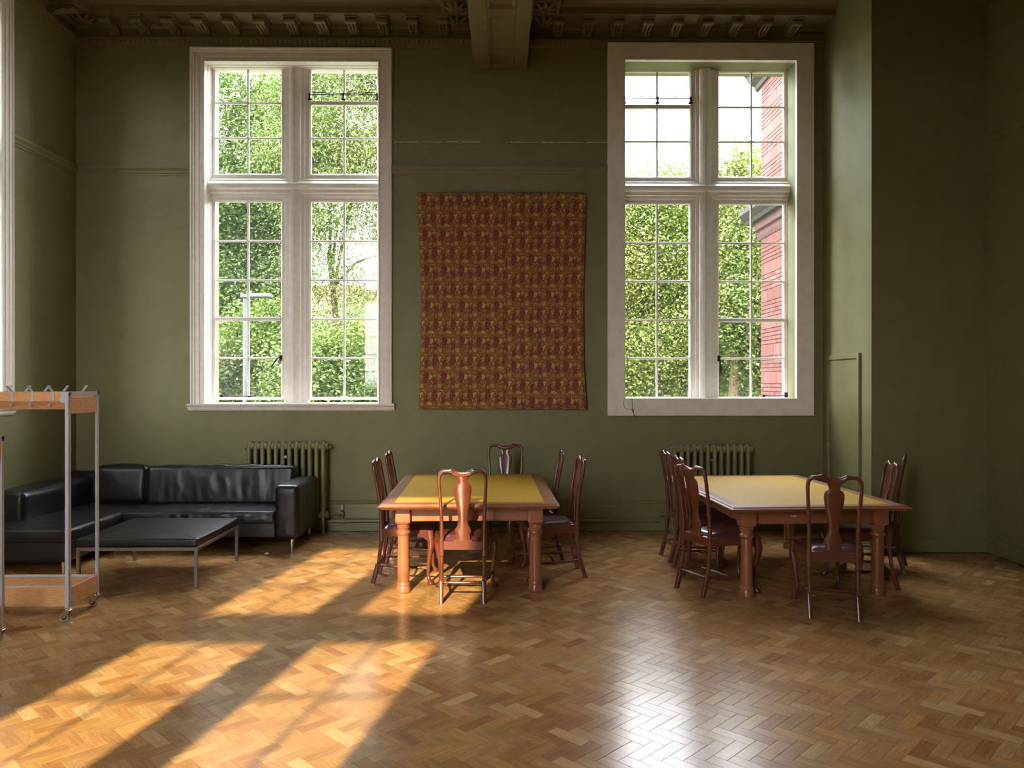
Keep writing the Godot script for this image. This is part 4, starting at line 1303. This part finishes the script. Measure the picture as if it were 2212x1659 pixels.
# ------------------------------------------------------------------ wall hanging
func hanging() -> void:
	# one repeat of the printed cloth: plum plumes, gold rosettes and leaves on brown, the second row dropped by half
	var W := 128
	var H := 256
	var im := Image.create(W, H, false, Image.FORMAT_RGB8)
	var ground := Color8(134, 90, 48)
	var gold := Color8(232, 178, 94)
	var ochre := Color8(204, 148, 78)
	var plum := Color8(160, 64, 82)
	var dark := Color8(76, 38, 26)
	var sage := Color8(170, 152, 100)
	var rust := Color8(186, 98, 58)
	var nz := FastNoiseLite.new()
	nz.seed = 12
	nz.frequency = 0.11
	var vein := FastNoiseLite.new()
	vein.seed = 13
	vein.frequency = 0.09
	vein.fractal_type = FastNoiseLite.FRACTAL_RIDGED
	# x, y, rx, ry in half-cells of 128 px, colour, style
	var sh := [[0.12, 0.82, 0.21, 0.17, gold, 1], [0.62, 0.86, 0.22, 0.17, ochre, 1], [0.62, 0.30, 0.15, 0.21, gold, 2], [0.10, 0.30, 0.14, 0.2, ochre, 2], [0.88, 0.22, 0.11, 0.10, sage, 3], [0.90, 0.88, 0.10, 0.09, sage, 3], [0.72, 0.58, 0.08, 0.12, gold, 2], [0.20, 0.52, 0.07, 0.10, rust, 2], [0.50, 0.60, 0.07, 0.10, ochre, 2], [0.36, 0.06, 0.10, 0.07, rust, 2], [0.76, 0.06, 0.08, 0.07, gold, 2], [0.98, 0.48, 0.08, 0.09, ochre, 3], [0.36, 0.36, 0.155, 0.36, plum, 4], [0.86, 0.58, 0.145, 0.22, plum, 4]]
	for y in H:
		for x in W:
			var half := 0 if y < 128 else 1
			var wx := x + 3.0 * sin(TAU * (3.0 * y / 256.0 + x / 128.0)) + 2.2 * sin(TAU * (7.0 * y / 256.0 - 2.0 * x / 128.0)) + 1.6 * sin(TAU * (5.0 * x / 128.0 + y / 128.0))
			var wy := y + 3.0 * sin(TAU * (4.0 * x / 128.0 + y / 256.0)) + 2.4 * sin(TAU * (3.0 * x / 128.0 - 6.0 * y / 256.0))
			var c := ground.lerp(ochre, clampf(0.35 + 0.6 * nz.get_noise_2d(x, y), 0.0, 0.8))
			for s in sh:
				for wrapx in [-1.0, 0.0, 1.0]:
					for wrapy in [-1.0, 0.0, 1.0]:
						var sft := 0.5 if (half + int(wrapy)) % 2 != 0 else 0.0
						var dx: float = wx / 128.0 - (fposmod(s[0] + sft, 1.0) + wrapx)
						var dy: float = (wy - half * 128) / 128.0 - (s[1] + wrapy)
						if absf(dx) > s[2] * 1.3 or absf(dy) > s[3] * 1.3: continue
						var e := Vector2(dx / s[2], dy / s[3])
						var r := e.length()
						var a := e.angle()
						var rim := 1.0
						if s[5] == 1: rim = 0.88 + 0.14 * cos(a * 7.0)
						elif s[5] == 2: rim = 0.86 + 0.16 * cos(a * 3.0 + 1.0)
						elif s[5] == 3: rim = 0.9 + 0.1 * cos(a * 4.0)
						else: rim = 0.86 + 0.1 * cos(a * 6.0) + 0.06 * sin(a * 11.0)
						if r < rim:
							c = s[4]
							if r > rim - 0.13: c = dark
							elif s[5] == 1 and absf(sin(r * 9.0 + cos(a * 7.0) * 0.6)) < 0.32: c = dark.lerp(s[4], 0.35)
							elif s[5] == 4 and absf(sin(e.y * 8.0 + e.x * e.x * 5.0)) < 0.34: c = dark.lerp(plum, 0.3)
							elif s[5] == 4 and r < 0.35: c = Color8(158, 70, 84)
							elif absf(sin(a * 2.0 + r * 6.0)) < 0.18: c = dark.lerp(s[4], 0.5)
			if vein.get_noise_2d(x, y) > 0.52: c = c.lerp(dark, 0.7)
			var weave := 0.94 + 0.06 * float((x + y) % 2)
			im.set_pixel(x, y, Color(c.r * weave, c.g * weave, c.b * weave))
	var m := mat(Color.WHITE, 0.9)
	m.albedo_texture = ImageTexture.create_from_image(im)
	m.cull_mode = BaseMaterial3D.CULL_DISABLED
	m.rim_enabled = true
	m.rim = 0.2
	var s := thing("wall_hanging", "brown and plum patterned cloth hanging between the windows", "wall hanging", Vector3(-0.026, 1.4, ZB + 0.02))
	var lx := [Vector2(0.0, -0.95), Vector2(0.2, -0.935), Vector2(0.5, -0.923), Vector2(0.8, -0.952), Vector2(1.0, -0.971)]
	var rx := [Vector2(0.0, 0.972), Vector2(0.2, 0.944), Vector2(0.5, 0.934), Vector2(0.8, 0.955), Vector2(1.0, 0.966)]
	var nx := 40
	var ny := 44
	for side in 2:
		var st := mb()
		for layer in 2:
			var P := []
			for i in ny + 1:
				var v := float(i) / ny
				var row := []
				for j in nx / 2 + 1:
					var uu := (float(j) / (nx / 2) * 0.5 + 0.5 * side)
					uu = uu * 1.04 if side == 0 else 0.52 + (uu - 0.5) * 0.96
					var x := lerpf(lerp_table(lx, v), lerp_table(rx, v), uu)
					var bow := 0.030 + 0.014 * pow(absf(uu * 2.0 - 1.0), 3.0) * (1.0 - v) + 0.006 * sin(uu * 23.0 + v * 2.0) * (1.0 - v * 0.7) + (0.012 * (1.0 - v))
					bow += 0.010 * exp(-pow((uu - 0.055 - 0.015 * sin(v * 5.0)) * 40.0, 2.0))
					var yy := v * 2.474 + 0.004 * sin(uu * 17.0) * (1.0 if v > 0.99 or v < 0.01 else 0.0)
					row.append([Vector3(x, yy, bow - layer * 0.004), Vector2((uu * 1.92) / 0.204, (1.0 - v) * 2.474 / 0.408 + (0.31 if side == 1 else 0.0))])
				P.append(row)
			for i in ny:
				for j in nx / 2:
					st.set_smooth_group(900 + layer)
					for e in [[0, 0], [1, 0], [1, 1], [0, 0], [1, 1], [0, 1]]:
						var q: Array = P[i + e[0]][j + e[1]]
						st.set_uv(q[1])
						st.add_vertex(q[0])
		part("cloth_width", st, m, s)
	var st2 := mb()
	box2(st2, Vector3(-0.955, 2.445, -0.02), Vector3(0.95, 2.485, 0.024), 0.003)
	part("batten", st2, M.plinth, s)

func scraps() -> void:
	var st := mb()
	for e in [[Vector3(0, 0.006, 0), 0.5], [Vector3(0.018, 0.007, 0.004), -0.4], [Vector3(0.008, 0.012, -0.004), 1.2]]:
		cbox(st, e[0], Vector3(0.026, 0.010, 0.012), 0.003, Basis(Vector3.UP, e[1]) * Basis(Vector3(0, 0, 1), 0.2))
	var o := part("paper_scrap", st, M.paper, self)
	o.position = Vector3(-2.365, 0.0005, -7.69)
	tag(o, "crumpled white paper scrap on the floor before the sofa", "paper scrap", "scraps on the floor")
	st = mb()
	cbox(st, Vector3(0, 0.003, 0), Vector3(0.018, 0.006, 0.010), 0.002, Basis(Vector3.UP, 0.4))
	cbox(st, Vector3(0.006, 0.005, 0.003), Vector3(0.008, 0.006, 0.008), 0.002, Basis(Vector3.UP, 0.9))
	o = part("paper_scrap", st, M.paper, self)
	o.position = Vector3(-3.06, 0.0005, -5.5)
	tag(o, "tiny white crumb on the floor beside the coat rack wheel", "paper scrap", "scraps on the floor")

# ------------------------------------------------------------------ outside
func leaf_spray(seed_: int, n: int, spread: float, lw: float, ll: float, droop: float) -> Mesh:
	var r := RandomNumberGenerator.new()
	r.seed = seed_
	var st := mb()
	for k in n:
		var p := Vector3(r.randfn(), r.randfn() * 0.8, r.randfn()) * spread * 0.55
		var d := Vector3(r.randf_range(-1, 1), r.randf_range(-0.5, 0.7) - droop, r.randf_range(-1, 1)).normalized()
		var up := Vector3(r.randf_range(-0.7, 0.7), 1.0, r.randf_range(-0.7, 0.7)).normalized()
		var side := d.cross(up).normalized()
		var nrm := side.cross(d)
		var s := r.randf_range(0.7, 1.25)
		var tip := p + d * ll * s
		var a := p + d * ll * s * 0.45 + side * lw * s - nrm * lw * 0.35
		var b := p + d * ll * s * 0.45 - side * lw * s - nrm * lw * 0.35
		face(st, [p, a, tip], nrm)
		face(st, [p, tip, b], nrm)
	return done(st)

func crown(parent: Node, blobs: Array, tones: Array, spray: Mesh, seed_: int, shell := 0.3) -> void:
	# blobs: [centre, radii, number of leafy twigs]
	var r := RandomNumberGenerator.new()
	r.seed = seed_
	var total := 0
	for b in blobs: total += int(b[2] * 1.7)
	var mm := MultiMesh.new()
	mm.transform_format = MultiMesh.TRANSFORM_3D
	mm.use_colors = true
	mm.mesh = spray
	mm.instance_count = total
	var i := 0
	for b in blobs:
		var bt: Color = tones[r.randi() % tones.size()]
		for k in int(b[2] * 1.7):
			var d := Vector3(r.randfn(), r.randfn(), r.randfn()).normalized()
			var q: Vector3 = b[0] + d * b[1] * pow(lerpf(shell, 1.0, r.randf()), 0.45)
			var e := Basis.from_euler(Vector3(r.randf_range(-0.5, 0.5), r.randf() * TAU, r.randf_range(-0.5, 0.5))).scaled(Vector3.ONE * r.randf_range(0.75, 1.2))
			mm.set_instance_transform(i, Transform3D(e, q))
			var c: Color = bt.lerp(tones[r.randi() % tones.size()], r.randf())
			var j := r.randf_range(0.8, 1.2)
			mm.set_instance_color(i, Color(c.r * j, c.g * j, c.b * j))
			i += 1
	var o := MultiMeshInstance3D.new()
	o.multimesh = mm
	o.material_override = M.leaf
	o.name = "foliage"
	parent.add_child(o, true)
	o.set_meta("kind", "stuff")

func trunk(parent: Node, h: float, rad: float, ends: Array, m: Material, lean := Vector3.ZERO, seed_ := 3) -> void:
	var r := RandomNumberGenerator.new()
	r.seed = seed_
	var st := mb()
	var top := Vector3(0, h, 0) + lean
	tube(st, [Vector3(0, -0.1, 0), Vector3(0, 0.3, 0), Vector3(0, h * 0.5, 0) + lean * 0.4, top], [rad * 1.5, rad * 1.08, rad * 0.9, rad * 0.75], 14)
	part("trunk", st, m, parent)
	for e in ends:
		st = mb()
		var a: Vector3 = (Vector3(0, h * 0.5, 0) + lean * 0.4).lerp(top, r.randf_range(0.5, 1.0))
		var b: Vector3 = e
		var mid := a.lerp(b, 0.5) + Vector3(r.randf_range(-0.4, 0.4), r.randf_range(0.1, 0.5), r.randf_range(-0.4, 0.4))
		var q := a.lerp(mid, 0.5) + Vector3(0, 0.2, 0)
		tube(st, [a, q, mid, mid.lerp(b, 0.5) + Vector3(r.randf_range(-0.2, 0.2), 0.1, 0), b], [rad * 0.5, rad * 0.38, rad * 0.28, rad * 0.18, rad * 0.06], 9)
		for k in 5:
			var s := mid.lerp(b, r.randf())
			var t := s + Vector3(r.randf_range(-1.1, 1.1), r.randf_range(-0.3, 0.9), r.randf_range(-1.1, 1.1))
			tube(st, [s, s.lerp(t, 0.5) + Vector3(0, 0.1, 0), t], [rad * 0.12, rad * 0.08, rad * 0.03], 6)
		part("branch", st, m, parent)

const GY := -1.0

func outside() -> void:
	var st := mb()
	box2(st, Vector3(-90, GY - 0.3, -9.6), Vector3(90, GY, -110), 0.0)
	tag(part("ground_lawn", st, M.grass, self), "green lawn outside beneath the trees", "lawn", "", "structure")
	st = mb()
	box2(st, Vector3(-30, GY - 0.2, -9.34), Vector3(4.1, GY + 0.03, -14.6), 0.0)
	tag(part("ground_path", st, M.asphalt, self), "pale paved path outside along the foot of the building", "path", "", "structure")
	var broad := leaf_spray(1, 44, 0.5, 0.034, 0.088, 0.1)
	var broad2 := leaf_spray(2, 40, 0.42, 0.028, 0.085, 0.25)
	var fine := leaf_spray(3, 44, 0.5, 0.016, 0.10, 0.35)
	var maple := [Color(0.084, 0.140, 0.029), Color(0.109, 0.161, 0.036), Color(0.063, 0.114, 0.026), Color(0.140, 0.172, 0.042)]
	var lime := [Color(0.140, 0.197, 0.029), Color(0.119, 0.176, 0.026), Color(0.166, 0.218, 0.042), Color(0.094, 0.151, 0.026)]
	var ash := [Color(0.114, 0.166, 0.042), Color(0.136, 0.176, 0.052), Color(0.088, 0.140, 0.036), Color(0.155, 0.182, 0.058)]
	var plane := [Color(0.130, 0.182, 0.036), Color(0.155, 0.197, 0.046), Color(0.104, 0.155, 0.031), Color(0.182, 0.197, 0.058)]
	# left window: broad maple
	var t := thing("maple_tree", "broad-leaved green tree filling the left half of the moulded window", "tree", Vector3(-8.0, GY, -21.5), 0.0, "trees outside the windows")
	trunk(t, 5.0, 0.26, [Vector3(-1.5, 8.5, 0.5), Vector3(1.6, 8.0, 0.8), Vector3(0.4, 10.5, 0), Vector3(1.4, 5.6, 1.6), Vector3(-1.2, 5.4, 1.2)], M.bark, Vector3(0.3, 0, 0), 5)
	crown(t, [[Vector3(0, 9.3, 0), Vector3(2.7, 2.4, 2.4), 620], [Vector3(1.3, 7.3, 0.8), Vector3(1.9, 1.4, 1.7), 420], [Vector3(-1.0, 6.9, 0.6), Vector3(2.0, 1.5, 1.8), 430], [Vector3(0.9, 5.2, 1.0), Vector3(1.9, 1.0, 1.5), 360], [Vector3(-1.2, 4.6, 1.0), Vector3(1.7, 1.2, 1.5), 330], [Vector3(1.9, 9.8, -0.4), Vector3(1.5, 1.5, 1.4), 200]], maple, broad, 101)
	# left window: feathery tree on the right
	t = thing("ash_tree", "feathery light green tree in the right half of the moulded window", "tree", Vector3(-3.9, GY, -19.5), 0.0, "trees outside the windows")
	trunk(t, 6.0, 0.09, [Vector3(-1.0, 9.5, 0.3), Vector3(1.2, 9.0, 0.4), Vector3(0.6, 11.0, 0), Vector3(-0.6, 7.4, 0.8), Vector3(1.5, 6.6, 0.5)], M.bark, Vector3(-0.5, 0, 0), 6)
	crown(t, [[Vector3(0.0, 9.6, 0), Vector3(2.1, 1.9, 1.6), 420], [Vector3(-0.9, 8.4, 0.4), Vector3(1.3, 1.0, 1.2), 190], [Vector3(1.2, 8.1, 0.5), Vector3(1.3, 1.1, 1.2), 210], [Vector3(-0.4, 7.0, 0.5), Vector3(1.2, 0.8, 1.0), 130], [Vector3(1.5, 6.4, 0.3), Vector3(1.0, 1.0, 0.9), 130], [Vector3(-0.7, 5.6, 0.2), Vector3(1.0, 0.9, 0.9), 110], [Vector3(0.9, 5.0, 0.2), Vector3(0.9, 0.7, 0.9), 70], [Vector3(0.6, 10.6, 0.2), Vector3(1.9, 1.2, 1.2), 260]], ash, fine, 102)
	# left window: bright shrub
	t = thing("lime_shrub", "bright yellow-green bush at the foot of the moulded window", "bush", Vector3(-3.75, GY, -17.4), 0.0, "bushes outside the windows")
	trunk(t, 1.2, 0.07, [Vector3(-1.0, 2.6, 0.3), Vector3(0.8, 2.8, 0.2), Vector3(0.1, 3.3, 0.3)], M.bark, Vector3(0.1, 0, 0), 7)
	crown(t, [[Vector3(0.45, 2.6, 0), Vector3(1.05, 1.5, 1.0), 520], [Vector3(-0.6, 2.4, 0.2), Vector3(0.9, 1.3, 0.9), 420]], lime, broad2, 103)
	t = thing("lime_shrub", "taller yellow-green bush behind the lamp post", "bush", Vector3(-5.75, GY, -18.6), 0.0, "bushes outside the windows")
	trunk(t, 1.5, 0.08, [Vector3(-0.5, 3.2, 0.2), Vector3(0.6, 3.4, 0.2), Vector3(0.1, 4.0, 0.1)], M.bark, Vector3.ZERO, 8)
	crown(t, [[Vector3(0.1, 3.6, 0), Vector3(1.0, 1.1, 0.9), 330], [Vector3(0.3, 2.3, 0.2), Vector3(0.8, 0.9, 0.8), 170]], lime, broad2, 104)
	t = thing("laurel_shrub", "dark green bush low in the left corner of the moulded window", "bush", Vector3(-6.75, GY, -17.6), 0.0, "bushes outside the windows")
	trunk(t, 1.0, 0.06, [Vector3(-0.4, 2.2, 0.2), Vector3(0.4, 2.4, 0.2)], M.bark, Vector3.ZERO, 9)
	crown(t, [[Vector3(0.0, 2.3, 0), Vector3(0.75, 1.2, 0.8), 230]], [Color(0.036, 0.067, 0.023), Color(0.052, 0.088, 0.026), Color(0.114, 0.136, 0.052)], broad2, 105)
	# right window: plane trees
	t = thing("plane_tree", "rounded leafy tree filling the lower left of the flat-cased window", "tree", Vector3(4.9, GY, -23.5), 0.0, "trees outside the windows")
	trunk(t, 4.6, 0.24, [Vector3(-1.4, 7.0, 0.4), Vector3(1.3, 7.2, 0.4), Vector3(0, 8.0, 0), Vector3(-1.0, 4.8, 1.2), Vector3(1.2, 4.6, 1.2)], M.bark, Vector3(0.2, 0, 0), 11)
	crown(t, [[Vector3(0.3, 8.0, 0), Vector3(1.9, 1.2, 1.5), 260], [Vector3(0.2, 6.7, 0), Vector3(2.3, 1.9, 1.9), 560], [Vector3(-1.3, 5.6, 0.3), Vector3(1.6, 1.5, 1.5), 370], [Vector3(1.2, 5.2, 0.6), Vector3(1.7, 1.5, 1.5), 380], [Vector3(-0.6, 3.6, 0.8), Vector3(1.8, 1.1, 1.4), 380], [Vector3(1.4, 3.4, 0.6), Vector3(1.6, 1.1, 1.4), 340], [Vector3(-1.0, 2.3, 0.4), Vector3(1.4, 0.8, 1.2), 240]], plane, broad, 106)
	t = thing("plane_tree", "taller tree with pale trunk beside the brick wing", "tree", Vector3(5.95, GY, -20.2), 0.0, "trees outside the windows")
	trunk(t, 4.6, 0.2, [Vector3(0.2, 8.4, 0.2), Vector3(1.3, 6.6, 0.3), Vector3(-0.5, 6.4, 0.3), Vector3(0.9, 4.6, 0.7)], M.bark_pale, Vector3(0.25, 0, 0), 12)
	crown(t, [[Vector3(0.35, 7.6, 0), Vector3(0.75, 1.4, 0.8), 120], [Vector3(0.75, 6.0, 0.1), Vector3(1.4, 1.2, 1.2), 300], [Vector3(0.5, 4.6, 0.5), Vector3(1.5, 1.0, 1.2), 320], [Vector3(1.2, 3.6, 0.4), Vector3(1.2, 0.9, 1.0), 260], [Vector3(1.3, 2.4, 0.2), Vector3(0.9, 0.9, 0.9), 190]], plane, broad, 107)
	# farther greenery behind both
	var far := [[-12.5, -33.0, 10.5, 3.4, "tall tree far behind the lamp post"], [-6.2, -34.0, 7.0, 3.0, "distant tree behind the feathery tree"], [6.0, -34.0, 8.0, 3.6, "distant tree behind the rounded plane tree"], [10.5, -33.0, 8.6, 3.2, "distant tree behind the pale-trunked tree"]]
	for k in far.size():
		var f: Array = far[k]
		t = thing("background_tree", f[4], "tree", Vector3(f[0], GY, f[1]), 0.0, "trees outside the windows")
		trunk(t, f[2] * 0.45, 0.3, [Vector3(-1, f[2] * 0.7, 0), Vector3(1, f[2] * 0.7, 0)], M.bark, Vector3.ZERO, 20 + k)
		crown(t, [[Vector3(0, f[2] * 0.62, 0), Vector3(f[3], f[2] * 0.36, f[3] * 0.8), 560], [Vector3(0, f[2] * 0.3, 0.5), Vector3(f[3] * 0.9, f[2] * 0.18, f[3] * 0.7), 300]], maple if k < 2 else plane, broad, 130 + k)
	# trees beyond the left side wall, which shade its window
	var spots := [Vector3(-9.4, GY, -10.4), Vector3(-9.8, GY, -7.0), Vector3(-9.4, GY, -4.6), Vector3(-0.6, GY, -21.0), Vector3(1.3, GY, -26.0)]
	var tall := [1.3, 1.4, 1.3, 1.55, 1.2]
	for k in spots.size():
		t = thing("garden_tree", ["leafy tree outside the left side window", "second leafy tree beyond the left side wall", "third leafy tree beyond the left side wall", "leafy tree outside behind the wall hanging", "leafy tree outside between the hanging and flat-cased window"][k], "tree", spots[k], 0.0, "trees beside the building")
		trunk(t, 4.0, 0.22, [Vector3(-1, 6.5, 0), Vector3(1, 6.5, 0.5), Vector3(0, 8.0, -0.5)], M.bark, Vector3.ZERO, 40 + k)
		t.scale = Vector3(1.0, tall[k], 1.0)
		crown(t, [[Vector3(0, 7.4, 0), Vector3(2.4, 2.6, 2.4), 480], [Vector3(0.3, 4.2, 0), Vector3(2.2, 1.7, 2.2), 380], [Vector3(0.2, 2.0, 0), Vector3(1.8, 1.2, 1.8), 260]], maple, broad, 150 + k)
	lamp_post()
	brick_wing()
	house()

func lamp_post() -> void:
	var t := thing("street_lamp", "pale grey street lamp post outside the moulded window", "street lamp", Vector3(-5.49, GY, -16.5))
	var st := mb()
	lathe(st, [Vector2(0.11, 0.0), Vector2(0.11, 0.7), Vector2(0.068, 0.76), Vector2(0.06, 4.52)], 18)
	part("post", st, M.lamp_post, t)
	st = mb()
	box2(st, Vector3(-0.09, 4.5, -0.09), Vector3(0.09, 4.58, 0.09), 0.015)
	softbox(st, Vector3(0.3, 4.55, 0), Vector3(0.5, 0.09, 0.2), 0.03, 0.005, 0.0, 1.0, 6)
	part("lantern", st, M.lamp_post, t)

func brick_wing() -> void:
	var X := 4.2
	var z0 := -9.34
	var z1 := -12.55
	var t := thing("brick_wing", "red brick and terracotta wing of the building seen through the window", "building", Vector3(X, GY, z1))
	var o := Vector3(-X, -GY, -z1)
	var st := mb()
	box2(st, Vector3(X + 0.006, GY, z0) + o, Vector3(X + 3.5, 8.0, z1 + 0.006) + o, 0.0)
	part("core", st, M.mortar, t)
	var rr := RandomNumberGenerator.new()
	rr.seed = 51
	var cache := {}
	var count := 0
	var rest := mb()
	var y := 1.25
	var row := 0
	var pattern := [[0.19, 0.285, 0], [0.0615, 0.285, 0], [0.0615, 0.095, 1], [0.0615, 0.285, 0], [0.0615, 0.095, 1]]
	while y < 6.55:
		var p: Array = pattern[row % 5]
		var l: float = p[1]
		var z := z1 - (l * 0.5 if row % 2 == 1 and p[2] == 0 else 0.0)
		while z < -10.9:
			var a := maxf(z, z1)
			var b := minf(z + l, -10.85)
			var size := Vector3(0.03, p[0] - 0.008, b - a - 0.007)
			var c := Vector3(X - 0.002 + rr.randf_range(-0.0015, 0.0015), y + p[0] / 2.0, (a + b) / 2.0)
			if size.z > 0.02:
				var key := "%.3f_%.3f" % [size.y, size.z]
				if p[2] == 0 or count < 295:
					if not cache.has(key):
						var s2 := mb()
						cbox(s2, Vector3.ZERO, size, 0.003)
						cache[key] = done(s2)
					inst("terracotta_block" if p[0] > 0.1 else "brick", cache[key], M.brick[mini(rr.randi() % 17 / 4, 4)], t, Transform3D(Basis(), c + o))
					count += 1
				else:
					cbox(rest, c + o, size, 0.002)
			z += l
		y += p[0]
		row += 1
	tag(part("header_bricks", rest, M.brick[1], t), "", "", "", "stuff")
	# far edge (return face) as plain brick courses
	st = mb()
	box2(st, Vector3(X, GY, z1) + o, Vector3(X + 3.5, 8.0, z1 - 0.02) + o, 0.004)
	part("end_wall", st, M.brick[0], t)
	var prof := [Vector2(0, 4.02), Vector2(0.03, 4.03), Vector2(0.05, 4.08), Vector2(0.06, 4.16), Vector2(0.10, 4.18), Vector2(0.10, 4.30), Vector2(0.17, 4.31), Vector2(0.20, 4.36), Vector2(0.27, 4.42), Vector2(0.30, 4.45), Vector2(0.30, 4.52), Vector2(0.0, 4.56)]
	st = mb()
	mould(st, prof.slice(0, 6), Vector3(X, 0, z0) + o, Vector3(X, 0, z1 - 0.1) + o, Vector3(-1, 0, 0))
	part("string_course", st, M.stone_pink, t)
	st = mb()
	var upper := prof.slice(5)
	upper.push_front(Vector2(0, 4.30))
	mould(st, upper, Vector3(X, 0, z0) + o, Vector3(X, 0, z1 - 0.28) + o, Vector3(-1, 0, 0))
	box2(st, Vector3(X - 0.02, 4.31, z1 - 0.28) + o, Vector3(X + 3.5, 4.52, z1) + o, 0.01)
	part("stone_ledge", st, M.stone, t)
	st = mb()
	mould(st, [Vector2(0, 6.5), Vector2(0.05, 6.52), Vector2(0.07, 6.58), Vector2(0.16, 6.64), Vector2(0.20, 6.72), Vector2(0.24, 6.76), Vector2(0.24, 6.84), Vector2(0, 6.9)], Vector3(X, 0, z0) + o, Vector3(X, 0, z1 - 0.2) + o, Vector3(-1, 0, 0))
	part("eaves_cornice", st, M.stone, t)

func house() -> void:
	var t := thing("terrace_house", "pale rendered house with red roof glimpsed behind the trees", "building", Vector3(-9.5, GY, -44.0))
	var st := mb()
	box2(st, Vector3(-7, 0, -6), Vector3(7, 6.2, 0), 0.0)
	part("wall", st, M.render, t)
	st = mb()
	extrude(st, PackedVector2Array([Vector2(-3.5, 6.1), Vector2(3.5, 6.1), Vector2(0, 8.6)]), 14.6, Transform3D(Basis(Vector3(0, 0, 1), Vector3.UP, Vector3(-1, 0, 0)), Vector3(0, 0, -3)))
	part("roof", st, M.rooftile, t)
	for x in [-5.4, -2.8, -0.2, 2.4, 5.0]:
		for y in [1.6, 4.4]:
			st = mb()
			rings(st, Rect2(x - 0.5, y - 0.75, 1.0, 1.5), [Vector2(0, 0), Vector2(0, 0.06), Vector2(0.09, 0.06), Vector2(0.09, 0.0)])
			var f := part("window", st, M.white, t)
			st = mb()
			box2(st, Vector3(x - 0.42, y - 0.67, -0.02), Vector3(x + 0.42, y + 0.67, 0.015), 0.0)
			part("pane", st, M.winglass, f)
	for x in [-4.5, 3.8]:
		st = mb()
		box2(st, Vector3(x, 7.6, -3.6), Vector3(x + 1.1, 9.6, -2.6), 0.03)
		part("chimney", st, M.brick[2], t)

# ------------------------------------------------------------------ scene
func _ready() -> void:
	var cam := Camera3D.new()
	cam.name = "camera"
	cam.position = Vector3(0, 1.7, 0)
	cam.rotation_degrees = Vector3(-0.086, -0.583, 0)
	cam.fov = 52.83
	cam.near = 0.05
	cam.far = 400.0
	add_child(cam)
	cam.current = true
	var env := Environment.new()
	env.tonemap_mode = Environment.TONE_MAPPER_LINEAR
	env.tonemap_exposure = 2.12
	env.background_mode = Environment.BG_SKY
	var sky := Sky.new()
	var sm := ProceduralSkyMaterial.new()
	sm.sky_top_color = Color(0.92, 0.95, 1.0)
	sm.sky_horizon_color = Color(1.0, 0.99, 0.97)
	sm.sky_curve = 0.2
	sm.ground_bottom_color = Color(0.35, 0.36, 0.28)
	sm.ground_horizon_color = Color(0.6, 0.62, 0.6)
	sm.sky_energy_multiplier = 3.0
	sm.ground_energy_multiplier = 1.0
	sky.sky_material = sm
	env.sky = sky
	env.sdfgi_enabled = true
	env.ssao_enabled = true
	env.ssil_enabled = true
	var we := WorldEnvironment.new()
	we.environment = env
	add_child(we)
	var sun := DirectionalLight3D.new()
	sun.name = "sun"
	sun.basis = Basis.looking_at(Vector3(0.185, -0.526, -1.0).normalized())
	sun.light_color = Color(1.0, 0.93, 0.76)
	sun.light_energy = 2.2
	sun.light_angular_distance = 0.6
	sun.shadow_enabled = true
	sun.sky_mode = DirectionalLight3D.SKY_MODE_LIGHT_ONLY
	add_child(sun)
	materials()
	room()
	tables()
	chairs()
	sofa()
	bench()
	rack("tall wheeled coat rack of steel and beech with hooks", Vector3(-3.092, 0, -5.73), 1.25, 1.634, true)
	rack("lower coat rack cut off by the left picture edge", Vector3(-3.285, 0, -4.91), 1.25, 1.35, true)
	radiator("column radiator half hidden behind the black sofa", -2.862, 1.04, 1.0)
	radiator("column radiator behind the shaded table", 1.925, 1.0, -1.0)
	pipes()
	hanging()
	scraps()
	outside()
